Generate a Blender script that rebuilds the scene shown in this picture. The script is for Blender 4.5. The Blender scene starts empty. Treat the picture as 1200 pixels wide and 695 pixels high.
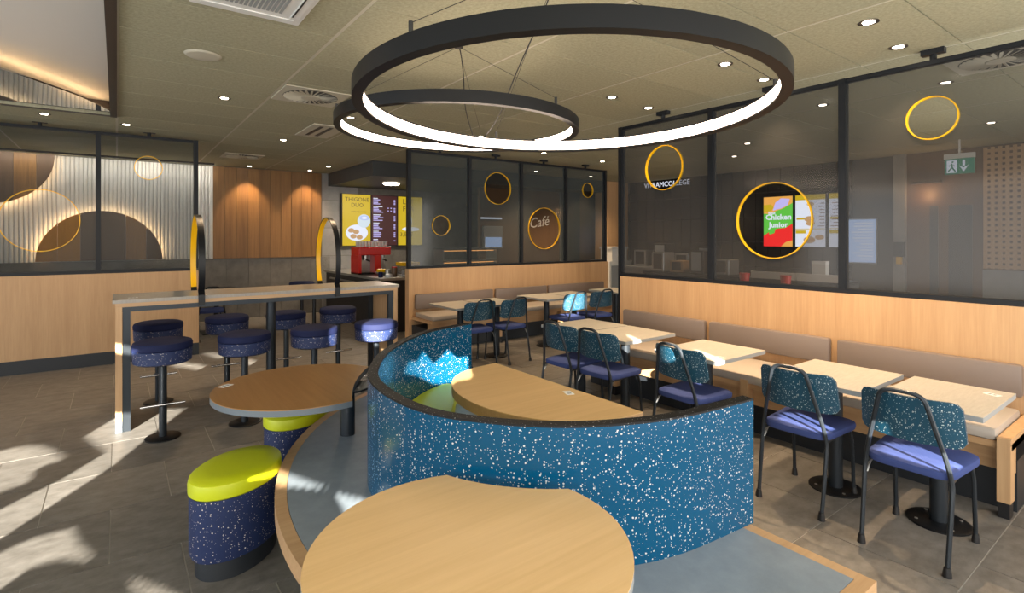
import bpy, bmesh, math, random
from mathutils import Vector, Matrix
random.seed(7)
SC = bpy.context.scene
COL = SC.collection
PI = math.pi

# ------------------------------------------------------------------ camera
cam_d = bpy.data.cameras.new('camera'); cam = bpy.data.objects.new('camera', cam_d); COL.objects.link(cam)
cam.location = (0, 0, 1.6); cam.rotation_euler = (PI/2, 0, -math.radians(36.575))
cam_d.sensor_width = 36; cam_d.lens = 18.72; cam_d.shift_y = -69.5/1200; cam_d.clip_start = .02
SC.camera = cam
SC.view_settings.view_transform = 'Standard'; SC.view_settings.look = 'None'
SC.view_settings.gamma = 1; SC.view_settings.use_curve_mapping = False
SC.view_settings.exposure = 0.35
SC.cycles.max_bounces = 8; SC.cycles.transparent_max_bounces = 16; SC.cycles.diffuse_bounces = 4
SC.cycles.caustics_reflective = False; SC.cycles.caustics_refractive = False
SC.cycles.sample_clamp_indirect = 6

# ------------------------------------------------------------------ daylight
world = bpy.data.worlds.new('world'); SC.world = world; world.use_nodes = True
wn = world.node_tree; bg = wn.nodes['Background']
sky = wn.nodes.new('ShaderNodeTexSky'); sky.sky_type = 'NISHITA'; sky.sun_disc = False
sky.sun_elevation = math.radians(16); sky.sun_rotation = math.radians(210)
wn.links.new(sky.outputs[0], bg.inputs[0]); bg.inputs[1].default_value = .12
SUN_AZ, SUN_EL = math.radians(60), math.radians(15)
TX, TZ = math.cos(SUN_AZ)/math.sin(SUN_AZ), math.tan(SUN_EL)/math.sin(SUN_AZ)   # per metre of y
sun_d = bpy.data.lights.new('sun', 'SUN'); sun_d.energy = 38; sun_d.angle = math.radians(.3); sun_d.color = (1, .93, .82)
sun = bpy.data.objects.new('sun', sun_d); COL.objects.link(sun); sun.location = (-4, -6, 4)
sun.rotation_euler = Vector((math.cos(SUN_AZ)*math.cos(SUN_EL), math.sin(SUN_AZ)*math.cos(SUN_EL), -math.sin(SUN_EL))).to_track_quat('-Z', 'Y').to_euler()
def area(name, loc, direction, sx, sy, power, color):
    d = bpy.data.lights.new(name, 'AREA'); d.shape = 'RECTANGLE'; d.size = sx; d.size_y = sy; d.energy = power; d.color = color
    o = bpy.data.objects.new(name, d); COL.objects.link(o); o.location = loc
    o.rotation_euler = Vector(direction).to_track_quat('-Z', 'Y').to_euler(); return o
# daylight through the glazed front behind the camera, plus added unseen fill lights
area('daylight_front', (1.6, -.9, 1.45), (0, 1, 0), 6.5, 2.5, 145, (1, .96, .9))
area('fill_front_left', (-3.6, -.9, 1.45), (.25, 1, 0), 3.4, 2.4, 120, (1, .97, .92))  # added fill to brighten the left half wall and floor
area('fill_side', (-5.6, 3.4, 1.5), (1, 0, 0), 7.0, 2.4, 190, (.93, .97, 1))  # unseen fill light in front of the plain side wall
area('fill_order_area', (6.6, -.9, 1.45), (0, 1, 0), 3.0, 2.5, 130, (1, .96, .9))  # added fill to brighten the room behind the right screen

# ------------------------------------------------------------------ materials
def new_mat(name):
    m = bpy.data.materials.new(name); m.use_nodes = True
    return m, m.node_tree.nodes, m.node_tree.links, m.node_tree.nodes['Principled BSDF']
def plain(name, col, rough=.5, metal=0, spec=.5, bump=0, bscale=200):
    m, n, l, p = new_mat(name)
    p.inputs['Base Color'].default_value = (*col, 1); p.inputs['Roughness'].default_value = rough
    p.inputs['Metallic'].default_value = metal; p.inputs['Specular IOR Level'].default_value = spec
    if bump:
        tc = n.new('ShaderNodeTexCoord'); t = n.new('ShaderNodeTexNoise'); t.inputs['Scale'].default_value = bscale
        b = n.new('ShaderNodeBump'); b.inputs['Strength'].default_value = bump; b.inputs['Distance'].default_value = .002
        l.new(tc.outputs['Object'], t.inputs['Vector']); l.new(t.outputs[0], b.inputs['Height']); l.new(b.outputs[0], p.inputs['Normal'])
    return m
def glow(name, col, strength):
    m, n, l, p = new_mat(name)
    p.inputs['Base Color'].default_value = (.01, .01, .01, 1); p.inputs['Emission Color'].default_value = (*col, 1)
    p.inputs['Emission Strength'].default_value = strength; return m
def ramp(n, stops):
    r = n.new('ShaderNodeValToRGB'); e = r.color_ramp.elements
    while len(e) < len(stops): e.new(.5)
    for i, (pos, c) in enumerate(stops): e[i].position = pos; e[i].color = (*c, 1)
    return r
def wood(name, axis, light, dark, rough=.45, fine=60, vary=0):
    m, n, l, p = new_mat(name)
    tc = n.new('ShaderNodeTexCoord'); mp = n.new('ShaderNodeMapping')
    sc = [1, 1, 1]; sc['xyz'.index(axis)] = .045
    mp.inputs['Scale'].default_value = sc
    t1 = n.new('ShaderNodeTexNoise'); t1.inputs['Scale'].default_value = fine; t1.inputs['Detail'].default_value = 6; t1.inputs['Roughness'].default_value = .65
    t2 = n.new('ShaderNodeTexNoise'); t2.inputs['Scale'].default_value = fine*.16; t2.inputs['Detail'].default_value = 3
    mx = n.new('ShaderNodeMath'); mx.operation = 'MULTIPLY_ADD'; mx.inputs[1].default_value = .55
    l.new(tc.outputs['Object'], mp.inputs[0]); l.new(mp.outputs[0], t1.inputs['Vector']); l.new(mp.outputs[0], t2.inputs['Vector'])
    sh = n.new('ShaderNodeMath'); sh.operation = 'MULTIPLY'; sh.inputs[1].default_value = .45
    l.new(t2.outputs[0], sh.inputs[0]); l.new(t1.outputs[0], mx.inputs[0]); l.new(sh.outputs[0], mx.inputs[2])
    r = ramp(n, [(.33, dark), (.68, light)]); l.new(mx.outputs[0], r.inputs[0])
    out = r.outputs[0]
    if vary:
        oi = n.new('ShaderNodeObjectInfo'); hs = n.new('ShaderNodeHueSaturation')
        mr = n.new('ShaderNodeMapRange'); mr.inputs['To Min'].default_value = 1-vary; mr.inputs['To Max'].default_value = 1+vary
        l.new(oi.outputs['Random'], mr.inputs[0]); l.new(mr.outputs[0], hs.inputs['Value']); l.new(out, hs.inputs['Color']); out = hs.outputs[0]
    l.new(out, p.inputs['Base Color']); p.inputs['Roughness'].default_value = rough
    b = n.new('ShaderNodeBump'); b.inputs['Strength'].default_value = .12; b.inputs['Distance'].default_value = .001
    l.new(t1.outputs[0], b.inputs['Height']); l.new(b.outputs[0], p.inputs['Normal'])
    return m
def speckle(name, base, fleck, scale=70, size=.3, keep=.45, rough=.35, spec=.5):
    """solid laminate with irregular pale chips, at two chip sizes"""
    m, n, l, p = new_mat(name)
    tc = n.new('ShaderNodeTexCoord'); last = None
    nz = n.new('ShaderNodeTexNoise'); nz.inputs['Scale'].default_value = scale*.9
    wv = n.new('ShaderNodeVectorMath'); wv.operation = 'MULTIPLY_ADD'; wv.inputs[1].default_value = (.55/scale,)*3
    l.new(tc.outputs['Object'], nz.inputs['Vector']); l.new(nz.outputs['Color'], wv.inputs[0]); l.new(tc.outputs['Object'], wv.inputs[2])
    for s, sz, k in ((scale, size, keep), (scale*1.9, size, keep*.7)):
        v = n.new('ShaderNodeTexVoronoi'); v.inputs['Scale'].default_value = s; l.new(wv.outputs[0], v.inputs['Vector'])
        a = n.new('ShaderNodeMath'); a.operation = 'LESS_THAN'; a.inputs[1].default_value = sz; l.new(v.outputs['Distance'], a.inputs[0])
        sp = n.new('ShaderNodeSeparateColor'); l.new(v.outputs['Color'], sp.inputs[0])
        c = n.new('ShaderNodeMath'); c.operation = 'LESS_THAN'; c.inputs[1].default_value = k; l.new(sp.outputs[0], c.inputs[0])
        d = n.new('ShaderNodeMath'); d.operation = 'MULTIPLY'; l.new(a.outputs[0], d.inputs[0]); l.new(c.outputs[0], d.inputs[1])
        if last:
            e = n.new('ShaderNodeMath'); e.operation = 'MAXIMUM'; l.new(last.outputs[0], e.inputs[0]); l.new(d.outputs[0], e.inputs[1]); last = e
        else: last = d
    mx = n.new('ShaderNodeMix'); mx.data_type = 'RGBA'; mx.inputs['A'].default_value = (*base, 1); mx.inputs['B'].default_value = (*fleck, 1)
    l.new(last.outputs[0], mx.inputs['Factor']); l.new(mx.outputs['Result'], p.inputs['Base Color'])
    p.inputs['Roughness'].default_value = rough; p.inputs['Specular IOR Level'].default_value = spec
    return m
def mottled(name, a, b, scale=4, rough=.5, vary=0, stretch=(1, 1, 1), bump=.05, fine=0):
    m, n, l, p = new_mat(name)
    tc = n.new('ShaderNodeTexCoord'); mp = n.new('ShaderNodeMapping'); mp.inputs['Scale'].default_value = stretch
    oi = n.new('ShaderNodeObjectInfo'); ad = n.new('ShaderNodeVectorMath'); ad.operation = 'ADD'
    sc = n.new('ShaderNodeVectorMath'); sc.operation = 'SCALE'; sc.inputs['Scale'].default_value = 40
    cb = n.new('ShaderNodeCombineXYZ'); l.new(oi.outputs['Random'], cb.inputs[0]); l.new(oi.outputs['Random'], cb.inputs[1])
    l.new(cb.outputs[0], sc.inputs[0]); l.new(tc.outputs['Object'], ad.inputs[0]); l.new(sc.outputs[0], ad.inputs[1])
    l.new(ad.outputs[0], mp.inputs[0])
    t = n.new('ShaderNodeTexNoise'); t.inputs['Scale'].default_value = scale; t.inputs['Detail'].default_value = 9; t.inputs['Roughness'].default_value = .68
    l.new(mp.outputs[0], t.inputs['Vector'])
    r = ramp(n, [(.3, a), (.7, b)]); l.new(t.outputs[0], r.inputs[0]); out = r.outputs[0]
    if vary:
        hs = n.new('ShaderNodeHueSaturation'); mr = n.new('ShaderNodeMapRange')
        mr.inputs['To Min'].default_value = 1-vary; mr.inputs['To Max'].default_value = 1+vary
        l.new(oi.outputs['Random'], mr.inputs[0]); l.new(mr.outputs[0], hs.inputs['Value']); l.new(out, hs.inputs['Color']); out = hs.outputs[0]
    l.new(out, p.inputs['Base Color']); p.inputs['Roughness'].default_value = rough
    b2 = n.new('ShaderNodeBump'); b2.inputs['Strength'].default_value = bump; b2.inputs['Distance'].default_value = .003
    l.new(t.outputs[0], b2.inputs['Height']); l.new(b2.outputs[0], p.inputs['Normal'])
    return m
def screen_glass(name, tint, haze, fac):
    """tinted glass with a woven mesh layer: part see-through, part dull grey, with a weak gloss"""
    m, n, l, p = new_mat(name)
    tr = n.new('ShaderNodeBsdfTransparent'); tr.inputs[0].default_value = (*tint, 1)
    p.inputs['Base Color'].default_value = (*haze, 1); p.inputs['Roughness'].default_value = .12; p.inputs['Specular IOR Level'].default_value = .4
    mx = n.new('ShaderNodeMixShader'); mx.inputs[0].default_value = fac
    l.new(tr.outputs[0], mx.inputs[1]); l.new(p.outputs[0], mx.inputs[2]); l.new(mx.outputs[0], n['Material Output'].inputs[0])
    return m

OAK_L, OAK_D = (.60, .385, .205), (.47, .28, .138)
M = dict(
    tile=mottled('floor_tile_stone', (.12, .11, .097), (.235, .22, .20), 8, .42, .09, (1, 1.5, 1), .06),
    grout_d=plain('dark_wall_grout', (.075, .07, .068), .8),
    grout=plain('grout', (.42, .40, .375), .8),
    ceil=mottled('wood_wool_panel', (.31, .295, .195), (.47, .45, .31), 45, .95, .05, (1, 1, 1), .5),
    rail=plain('ceiling_rail_paint', (.55, .52, .42), .6),
    oak_z=wood('oak_vertical', 'z', OAK_L, OAK_D, .5),
    oak_x=wood('oak_along_x', 'x', OAK_L, OAK_D, .4),
    oak_y=wood('oak_along_y', 'y', OAK_L, OAK_D, .4),
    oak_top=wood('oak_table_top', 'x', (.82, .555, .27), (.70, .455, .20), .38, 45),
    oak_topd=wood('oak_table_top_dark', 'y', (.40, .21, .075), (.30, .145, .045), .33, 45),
    amber=wood('amber_boards', 'z', (.34, .175, .055), (.20, .095, .03), .45, 40, .18),
    amberdeep=wood('ochre_boards', 'z', (.50, .23, .03), (.38, .165, .02), .5, 40),
    brown=wood('brown_panel', 'z', (.17, .10, .055), (.11, .062, .034), .5, 40, .1),
    dark=plain('dark_steel', (.009, .011, .015), .45, .0, .3),
    darkm=plain('anthracite_metal', (.032, .04, .05), .35, .5),
    bronze=plain('bronze_frame', (.055, .042, .034), .45, .2),
    chrome=plain('chrome', (.7, .7, .72), .18, 1),
    ringp=plain('ring_black', (.004, .005, .007), .4, 0, .35),
    ringled=glow('ring_led', (1, .79, .62), 9),
    wire=plain('wire', (.02, .02, .02), .5),
    blue=speckle('blue_speckled_laminate', (.001, .068, .155), (.52, .58, .60), 78, .26, .36, .22, .3),
    blackspeck=speckle('black_speckled_edge', (.006, .0065, .008), (.32, .33, .33), 95, .24, .2, .55, .3),
    navyspeck=speckle('navy_speckled_fabric', (.011, .025, .095), (.66, .58, .52), 85, .25, .26, .6),
    navy=plain('navy_vinyl', (.008, .013, .055), .75, 0, .25, bump=.1, bscale=120),
    violet=plain('violet_fabric', (.042, .066, .215), .85, 0, .3, bump=.25, bscale=500),
    chairblue=speckle('chair_back_laminate', (.006, .058, .105), (.55, .60, .60), 85, .26, .38, .34),
    lime=plain('lime_vinyl', (.56, .63, .008), .42, bump=.08, bscale=60),
    plinth=plain('dark_plinth', (.018, .022, .028), .5),
    lino=mottled('grey_lino', (.205, .245, .285), (.275, .32, .365), 9, .38, 0, (1, 1, 1), .02),
    taupe=plain('taupe_vinyl', (.20, .16, .14), .45, bump=.08, bscale=90),
    cream=plain('cream_vinyl', (.42, .37, .32), .5, bump=.08, bscale=90),
    ttop=mottled('pale_table_laminate', (.37, .355, .32), (.47, .455, .415), 16, .38, 0, (1, 6, 1), .02),
    bartop=mottled('grey_bar_laminate', (.30, .27, .235), (.39, .36, .32), 14, .3, 0, (6, 1, 1), .02),
    edge=plain('table_edge_grey', (.30, .32, .33), .5),
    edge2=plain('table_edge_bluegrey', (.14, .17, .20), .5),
    white=plain('white_paint', (.72, .72, .70), .5),
    sticker=plain('sticker_white', (.85, .86, .86), .5),
    inkgrey=plain('sticker_ink', (.25, .27, .3), .6),
    yellow=plain('yellow_enamel', (.86, .48, .0), .35),
    black=plain('black_plastic', (.012, .012, .014), .4),
    tile_g=mottled('grey_wall_tile', (.13, .118, .10), (.21, .195, .17), 5, .45, .08),
    tile_l=mottled('light_grey_wall', (.25, .245, .235), (.34, .33, .315), 4, .6, .05),
    tile_b=plain('black_wall_tile', (.014, .012, .012), .25),
    flute=plain('fluted_white', (.66, .65, .62), .5),
    cove=plain('cove_white', (.74, .70, .65), .7),
    mirror=plain('ceiling_mirror', (.72, .74, .75), .03, 1),
    led=glow('warm_led_tape', (1, .66, .34), 22),
    lens=glow('downlight_lens', (1, .86, .68), 14),
    bulk=plain('bulkhead_grey', (.055, .058, .06), .6),
    gl_r=screen_glass('mesh_glass_right', (.58, .58, .58), (.085, .084, .083), .48),
    gl_b=screen_glass('mesh_glass_rear', (.55, .58, .58), (.085, .098, .10), .50),
    gl_l=screen_glass('mesh_glass_left', (.70, .72, .72), (.085, .095, .095), .20),
    clear=screen_glass('clear_glass', (.97, .97, .96), (.02, .02, .02), .03),
    red=plain('red_enamel', (.62, .012, .008), .3),
    paper=plain('white_card', (.62, .60, .57), .8),
    card=plain('brown_card', (.36, .22, .11), .8),
    glassy=screen_glass('drinking_glass', (.9, .9, .9), (.4, .4, .4), .25),
    steel=plain('brushed_steel', (.42, .42, .41), .3, .8),
    wallp=plain('plain_wall', (.30, .28, .25), .8),
    mask=plain('sun_mask', (.5, .49, .47), .8),
)

# ------------------------------------------------------------------ builders
def root(name, label=None, cat=None, loc=(0, 0, 0), rz=0, group=None, kind=None):
    o = bpy.data.objects.new(name, None); COL.objects.link(o); o.location = loc; o.rotation_euler = (0, 0, rz); o.empty_display_size = .1
    tag(o, label, cat, group, kind); return o
def tag(o, label=None, cat=None, group=None, kind=None):
    for k, v in (('label', label), ('category', cat), ('group', group), ('kind', kind)):
        if v: o[k] = v
    return o
def origin(p):
    v = Vector((0, 0, 0))
    while p: v = v + p.location; p = p.parent
    return v
def mk(name, bm, mat, parent=None, world=True, smooth=False, label=None, kind=None):
    """link a bmesh as ONE mesh object; under an (unrotated) parent, world coordinates become local ones"""
    if parent and world:
        bmesh.ops.translate(bm, verts=bm.verts, vec=-origin(parent))
    me = bpy.data.meshes.new(name); bm.normal_update(); bm.to_mesh(me); bm.free()
    for m in (mat if isinstance(mat, (list, tuple)) else [mat]): me.materials.append(m)
    if smooth:
        for p in me.polygons: p.use_smooth = True
        try: me.set_sharp_from_angle(angle=math.radians(38))
        except Exception: pass
    o = bpy.data.objects.new(name, me); COL.objects.link(o)
    if parent: o.parent = parent
    return tag(o, label, None, None, kind)
def inst(o, name, loc, parent=None):
    c = o.copy(); c.name = name; COL.objects.link(c); c.location = loc
    if parent: c.parent = parent
    return c
def copy_tree(o, parent=None):
    c = o.copy(); COL.objects.link(c)
    if parent: c.parent = parent
    for ch in list(o.children): copy_tree(ch, c)
    return c
B = bmesh.new
def box(bm, x0, x1, y0, y1, z0, z1, bev=0, seg=2):
    g = bmesh.ops.create_cube(bm, size=1)['verts']
    bmesh.ops.scale(bm, verts=g, vec=(abs(x1-x0), abs(y1-y0), abs(z1-z0)))
    bmesh.ops.translate(bm, verts=g, vec=((x0+x1)/2, (y0+y1)/2, (z0+z1)/2))
    if bev:
        ed = list({e for v in g for e in v.link_edges})
        bmesh.ops.bevel(bm, geom=ed, offset=bev, segments=seg, profile=.5, affect='EDGES')
    return bm
def bx(*a, **k): return box(B(), *a, **k)
def prism(bm, pts, z0, z1, mi_side=0, mi_top=0):
    lo = [bm.verts.new((x, y, z0)) for x, y in pts]; hi = [bm.verts.new((x, y, z1)) for x, y in pts]
    n = len(pts); area2 = sum(pts[i][0]*pts[(i+1) % n][1]-pts[(i+1) % n][0]*pts[i][1] for i in range(n))
    if area2 < 0: lo.reverse(); hi.reverse()
    f = bm.faces.new(hi); f.material_index = mi_top; bm.faces.new(lo[::-1])
    for i in range(n):
        f = bm.faces.new((lo[i], lo[(i+1) % n], hi[(i+1) % n], hi[i])); f.material_index = mi_side
    return bm
def lathe(bm, prof, seg=32, c=(0, 0), sx=1, sy=1):
    rings = []
    for r, z in prof:
        rings.append([bm.verts.new((c[0]+sx*r*math.cos(2*PI*i/seg), c[1]+sy*r*math.sin(2*PI*i/seg), z)) for i in range(seg)])
    for a, b in zip(rings, rings[1:]):
        for i in range(seg): bm.faces.new((a[i], a[(i+1) % seg], b[(i+1) % seg], b[i]))
    bm.faces.new(rings[0][::-1]); bm.faces.new(rings[-1]); return bm
def cyl(bm, x, y, z0, z1, r, seg=20): return lathe(bm, [(r, z0), (r, z1)], seg, (x, y))
def tube(bm, pts, r, seg=8, closed=False):
    P = [Vector(p) for p in pts]; n = len(P); rings = []; up = None
    for i, p in enumerate(P):
        a = P[(i-1) % n] if (closed or i) else p; b = P[(i+1) % n] if (closed or i < n-1) else p
        t = (b-a).normalized()
        if up is None: up = Vector((0, 0, 1)) if abs(t.z) < .9 else Vector((1, 0, 0))
        s = t.cross(up).normalized(); up = s.cross(t).normalized()
        rings.append([bm.verts.new(p+r*(math.cos(2*PI*k/seg)*s+math.sin(2*PI*k/seg)*up)) for k in range(seg)])
    m = n if closed else n-1
    for i in range(m):
        a, b = rings[i], rings[(i+1) % n]
        for k in range(seg): bm.faces.new((a[k], a[(k+1) % seg], b[(k+1) % seg], b[k]))
    if not closed: bm.faces.new(rings[0][::-1]); bm.faces.new(rings[-1])
    bmesh.ops.recalc_face_normals(bm, faces=bm.faces); return bm
def ribbon(bm, pts, width, thick, axis):
    """flat band swept along pts; width along axis, thickness along the outward normal (pts lie in a plane normal to axis)"""
    A = Vector(axis); P = [Vector(p) for p in pts]; rows = []
    for i, p in enumerate(P):
        t = (P[min(i+1, len(P)-1)]-P[max(i-1, 0)]).normalized(); nn = t.cross(A).normalized()
        rows.append([bm.verts.new(p+A*s*width/2+nn*o) for s, o in ((-1, 0), (1, 0), (1, thick), (-1, thick))])
    for a, b in zip(rows, rows[1:]):
        for k in range(4): bm.faces.new((a[k], a[(k+1) % 4], b[(k+1) % 4], b[k]))
    bm.faces.new(rows[0][::-1]); bm.faces.new(rows[-1])
    bmesh.ops.recalc_face_normals(bm, faces=bm.faces); return bm
def catmull(P, per=8):
    out = []
    for i in range(len(P)-1):
        p0, p1, p2, p3 = P[max(i-1, 0)], P[i], P[i+1], P[min(i+2, len(P)-1)]
        for k in range(per):
            t = k/per
            out.append(tuple(.5*((2*b)+(-a+c)*t+(2*a-5*b+4*c-d)*t*t+(-a+3*b-3*c+d)*t**3) for a, b, c, d in zip(p0, p1, p2, p3)))
    out.append(tuple(P[-1])); return out
def offset(P, d):
    out = []
    for i, p in enumerate(P):
        a, b = P[max(i-1, 0)], P[min(i+1, len(P)-1)]
        tx, ty = b[0]-a[0], b[1]-a[1]; L = math.hypot(tx, ty) or 1
        out.append((p[0]-ty/L*d, p[1]+tx/L*d))
    return out
def text(name, body, size, mat, parent, loc, rot, align='CENTER', shear=0, extrude=.001, width=None, bold=0):
    c = bpy.data.curves.new(name, 'FONT'); c.body = body; c.size = size; c.align_x = align; c.align_y = 'CENTER'; c.extrude = extrude; c.shear = shear; c.offset = bold
    c.resolution_u = 2
    o = bpy.data.objects.new(name, c); COL.objects.link(o)
    bpy.context.view_layer.update()
    me = bpy.data.meshes.new_from_object(o.evaluated_get(bpy.context.evaluated_depsgraph_get()))
    bpy.data.objects.remove(o)
    if width:
        xs = [v.co.x for v in me.vertices]; k = width/(max(xs)-min(xs))
        for v in me.vertices: v.co.x *= k
    me.materials.clear(); me.materials.append(mat)
    t = bpy.data.objects.new(name, me); COL.objects.link(t)
    t.location = Vector(loc)-(origin(parent) if parent else Vector()); t.rotation_euler = rot
    if parent: t.parent = parent
    return t
def disc_pts(cx, cy, rx, ry=None, n=48, a0=0, a1=2*PI):
    ry = ry or rx
    full = abs(a1-a0-2*PI) < 1e-6
    return [(cx+rx*math.cos(a0+(a1-a0)*i/(n if full else n-1)), cy+ry*math.sin(a0+(a1-a0)*i/(n if full else n-1))) for i in range(n)]

HC = 2.97           # underside of the ceiling
YF = -1.0           # glazed front behind the camera
YL, YR, XR, YB, XK = 8.4, 7.2, 4.72, 11.6, 10.5

# ------------------------------------------------------------------ floor and ceiling
floor = mk('floor', bx(-6, 12.6, YF-.1, YB+.1, -.12, -.003), M['grout'], kind='structure')
TW, TH = .622, .636
tile0 = None; cnt = 0
for r in range(-2, 18):
    y0 = 4.545+(r-6)*TH
    if y0+TH < YF or y0+TH > YB: continue
    offx = -.03 if r % 2 == 0 else .27
    for k in range(-5, 12):
        x0 = offx+k*TW
        if x0 < -2.4 or x0 > 7.4 or (x0 > XR and y0 < 4.2) : continue
        if x0 > 4.6 and y0 < 4.2: continue
        if cnt >= 296: continue
        cnt += 1
        if tile0 is None:
            tile0 = mk('floor_tile', box(B(), -TW/2+.003, TW/2-.003, -TH/2+.003, TH/2-.003, -.012, 0), M['tile'], floor, world=False)
            t = tile0
        else: t = inst(tile0, 'floor_tile', (0, 0, 0), floor)
        t.location = (x0+TW/2, y0+TH/2, 0)
# plain slab where only the space behind the partitions shows
mk('rear_floor_slab', bx(4.85, 12.5, YF, 4.1, -.01, 0), M['tile'], floor)

ceiling = mk('ceiling', bx(-6, 12.6, YF-.1, YB+.1, HC+.30, HC+.36), M['bulk'], kind='structure')
CW, CH = 1.2, .636
ct0 = None; n_ct = 0
for i in range(-3, 9):
    x0 = i*CW
    for r in range(-9, 12):
        y0 = 4.30+r*CH
        if y0+CH < YF or y0 > YB: continue
        if -3.1 < x0 < -.01 and 2.9 < y0+CH/2 < 7.55: continue          # mirror bay
        if i > 5 and r < -6: continue
        if ct0 is None:
            ct0 = mk('ceiling_panel', bx(-CW/2+.012, CW/2-.012, -CH/2+.004, CH/2-.004, 0, .02), M['ceil'], ceiling, world=False); t = ct0
        else: t = inst(ct0, 'ceiling_panel', (0, 0, 0), ceiling)
        t.location = (x0+CW/2, y0+CH/2, HC)
for i in range(-2, 10):
    x = i*CW
    if i < 0: spans = ((YF, 2.78), (7.56, YB))
    else: spans = ((YF, YB),)
    for a, b in spans: mk('ceiling_rail', bx(x-.014, x+.014, a, b, HC+.002, HC+.03), M['rail'], ceiling)
mk('ceiling_void_liner', bx(-6, 12.6, YF-.1, YB+.1, HC+.27, HC+.29), M['bulk'], ceiling)

# ------------------------------------------------------------------ outer walls
def mask_holes():
    """openings in an added, unseen film, given as the outlines of the sunlit patches they let through (x, y at height z)"""
    P = []
    def pat(z, pts): P.append([(x-(y-YF)*TX, z+(y-YF)*TZ) for x, y in pts])
    def circ(x, y, z, rx, rz, n=24):
        cx, cz = x-(y-YF)*TX, z+(y-YF)*TZ
        P.append([(cx+rx*math.cos(2*PI*i/n), cz+rz*math.sin(2*PI*i/n)) for i in range(n)])
    pat(0, [(-.95, 5.3), (-.75, 5.45), (-.61, 5.51), (-.48, 5.43), (-.39, 5.25), (-.3, 5.0), (-.42, 4.95), (-.46, 4.86), (-.46, 4.67), (-.59, 4.6), (-.9, 4.3)])
    pat(0, [(-.62, 3.6), (-.41, 3.76), (-.28, 3.80), (-.2, 3.79), (-.16, 3.57), (-.09, 3.35), (-.23, 3.47), (-.34, 3.45), (-.43, 3.33), (-.62, 2.9)])
    pat(0, [(.04, 3.07), (.09, 3.01), (.19, 2.83), (.28, 2.6), (.12, 2.85), (.06, 2.98)])
    pat(0, [(-.80, 4.0), (-.55, 4.30), (-.28, 4.62), (-.06, 4.98), (-.20, 5.49), (.10, 6.09), (.5, 5.78), (.22, 5.2), (-.03, 4.65), (-.5, 3.88), (-.75, 3.4)])
    pat(0, [(.52, 8.25), (.8, 7.75), (.99, 7.29), (.85, 7.3), (.58, 7.8)])
    pat(0, [(.96, 8.5), (1.28, 8.0), (1.5, 7.29), (1.32, 7.3), (1.07, 8.0)])
    pat(.43, [(.52, 2.86), (.64, 2.86), (.79, 2.50), (.62, 2.66)])
    pat(.43, [(.80, 2.44), (.89, 2.29), (.87, 2.17), (.78, 2.22)])
    pat(.47, [(3.20, .80), (3.36, .79), (3.47, 1.00), (3.40, 1.13), (3.24, 1.12)])
    pat(.47, [(3.26, 1.40), (3.40, 1.38), (3.52, 1.62), (3.45, 1.72), (3.30, 1.68)])
    circ(2.06, 4.95, .70, .16, .16); circ(1.66, 4.98, .66, .035, .12)
    circ(5.12, 5.35, .70, .22, .16)
    circ(3.42, 2.12, .70, .05, .14); circ(3.55, 2.98, .66, .05, .14)
    cloud = [(1.46, 3.11, .74), (1.52, 3.16, .80), (1.60, 3.22, .77), (1.68, 3.28, .82), (1.80, 3.36, .70), (1.87, 3.40, .72), (1.95, 3.42, .77), (2.05, 3.45, .69), (2.16, 3.48, .68), (2.16, 3.48, .52), (2.0, 3.44, .52), (1.8, 3.36, .56), (1.6, 3.22, .68)]  # extra opening: sun imitates a reflected glow inside the booth
    P.append([(x-(y-YF)*TX, z+(y-YF)*TZ) for x, y, z in cloud])
    return P
holes = mask_holes()
wf = root('wall_front', kind='structure', loc=(0, YF, 0))
bmf = B(); z = 0.0; dz = .01
X0, X1 = -6.0, 6.5
def spans_at(zz):
    iv = []
    for poly in holes:
        xs = []
        for (ax, az), (b_x, bz) in zip(poly, poly[1:]+poly[:1]):
            if (az > zz) != (bz > zz): xs.append(ax+(zz-az)/(bz-az)*(b_x-ax))
        xs.sort(); iv += list(zip(xs[0::2], xs[1::2]))
    iv.sort(); m = []
    for a, b in iv:
        if m and a <= m[-1][1]: m[-1][1] = max(m[-1][1], b)
        else: m.append([a, b])
    return m
while z < HC+.28:
    x = X0
    for a, b in spans_at(z+dz/2)+[[X1, X1]]:
        if a > x:
            vs = [bmf.verts.new(v) for v in ((x, YF, z), (a, YF, z), (a, YF, z+dz), (x, YF, z+dz))]; bmf.faces.new(vs[::-1])
        x = max(x, b)
    z += dz
mk('sun_mask', bmf, M['mask'], wf, label='unseen pale film with cut-outs that let the sun through', kind='stuff')  # added opaque sheet, cut so the sun falls only in chosen patches
mk('window_glass', bx(X0, X1, YF-.06, YF-.05, 0, HC+.28), M['clear'], wf)
mk('wall_front_end', bx(X1, 12.6, YF-.1, YF, 0, HC+.3), M['wallp'], wf)
mk('wall_left_side', bx(-6.1, -6, YF-.1, YB+.1, 0, HC+.36), M['wallp'], kind='structure').name = 'wall_side'
mk('wall_far_right', bx(12.6, 12.7, YF-.1, YB+.2, 0, HC+.36), M['wallp'], kind='structure')

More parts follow.
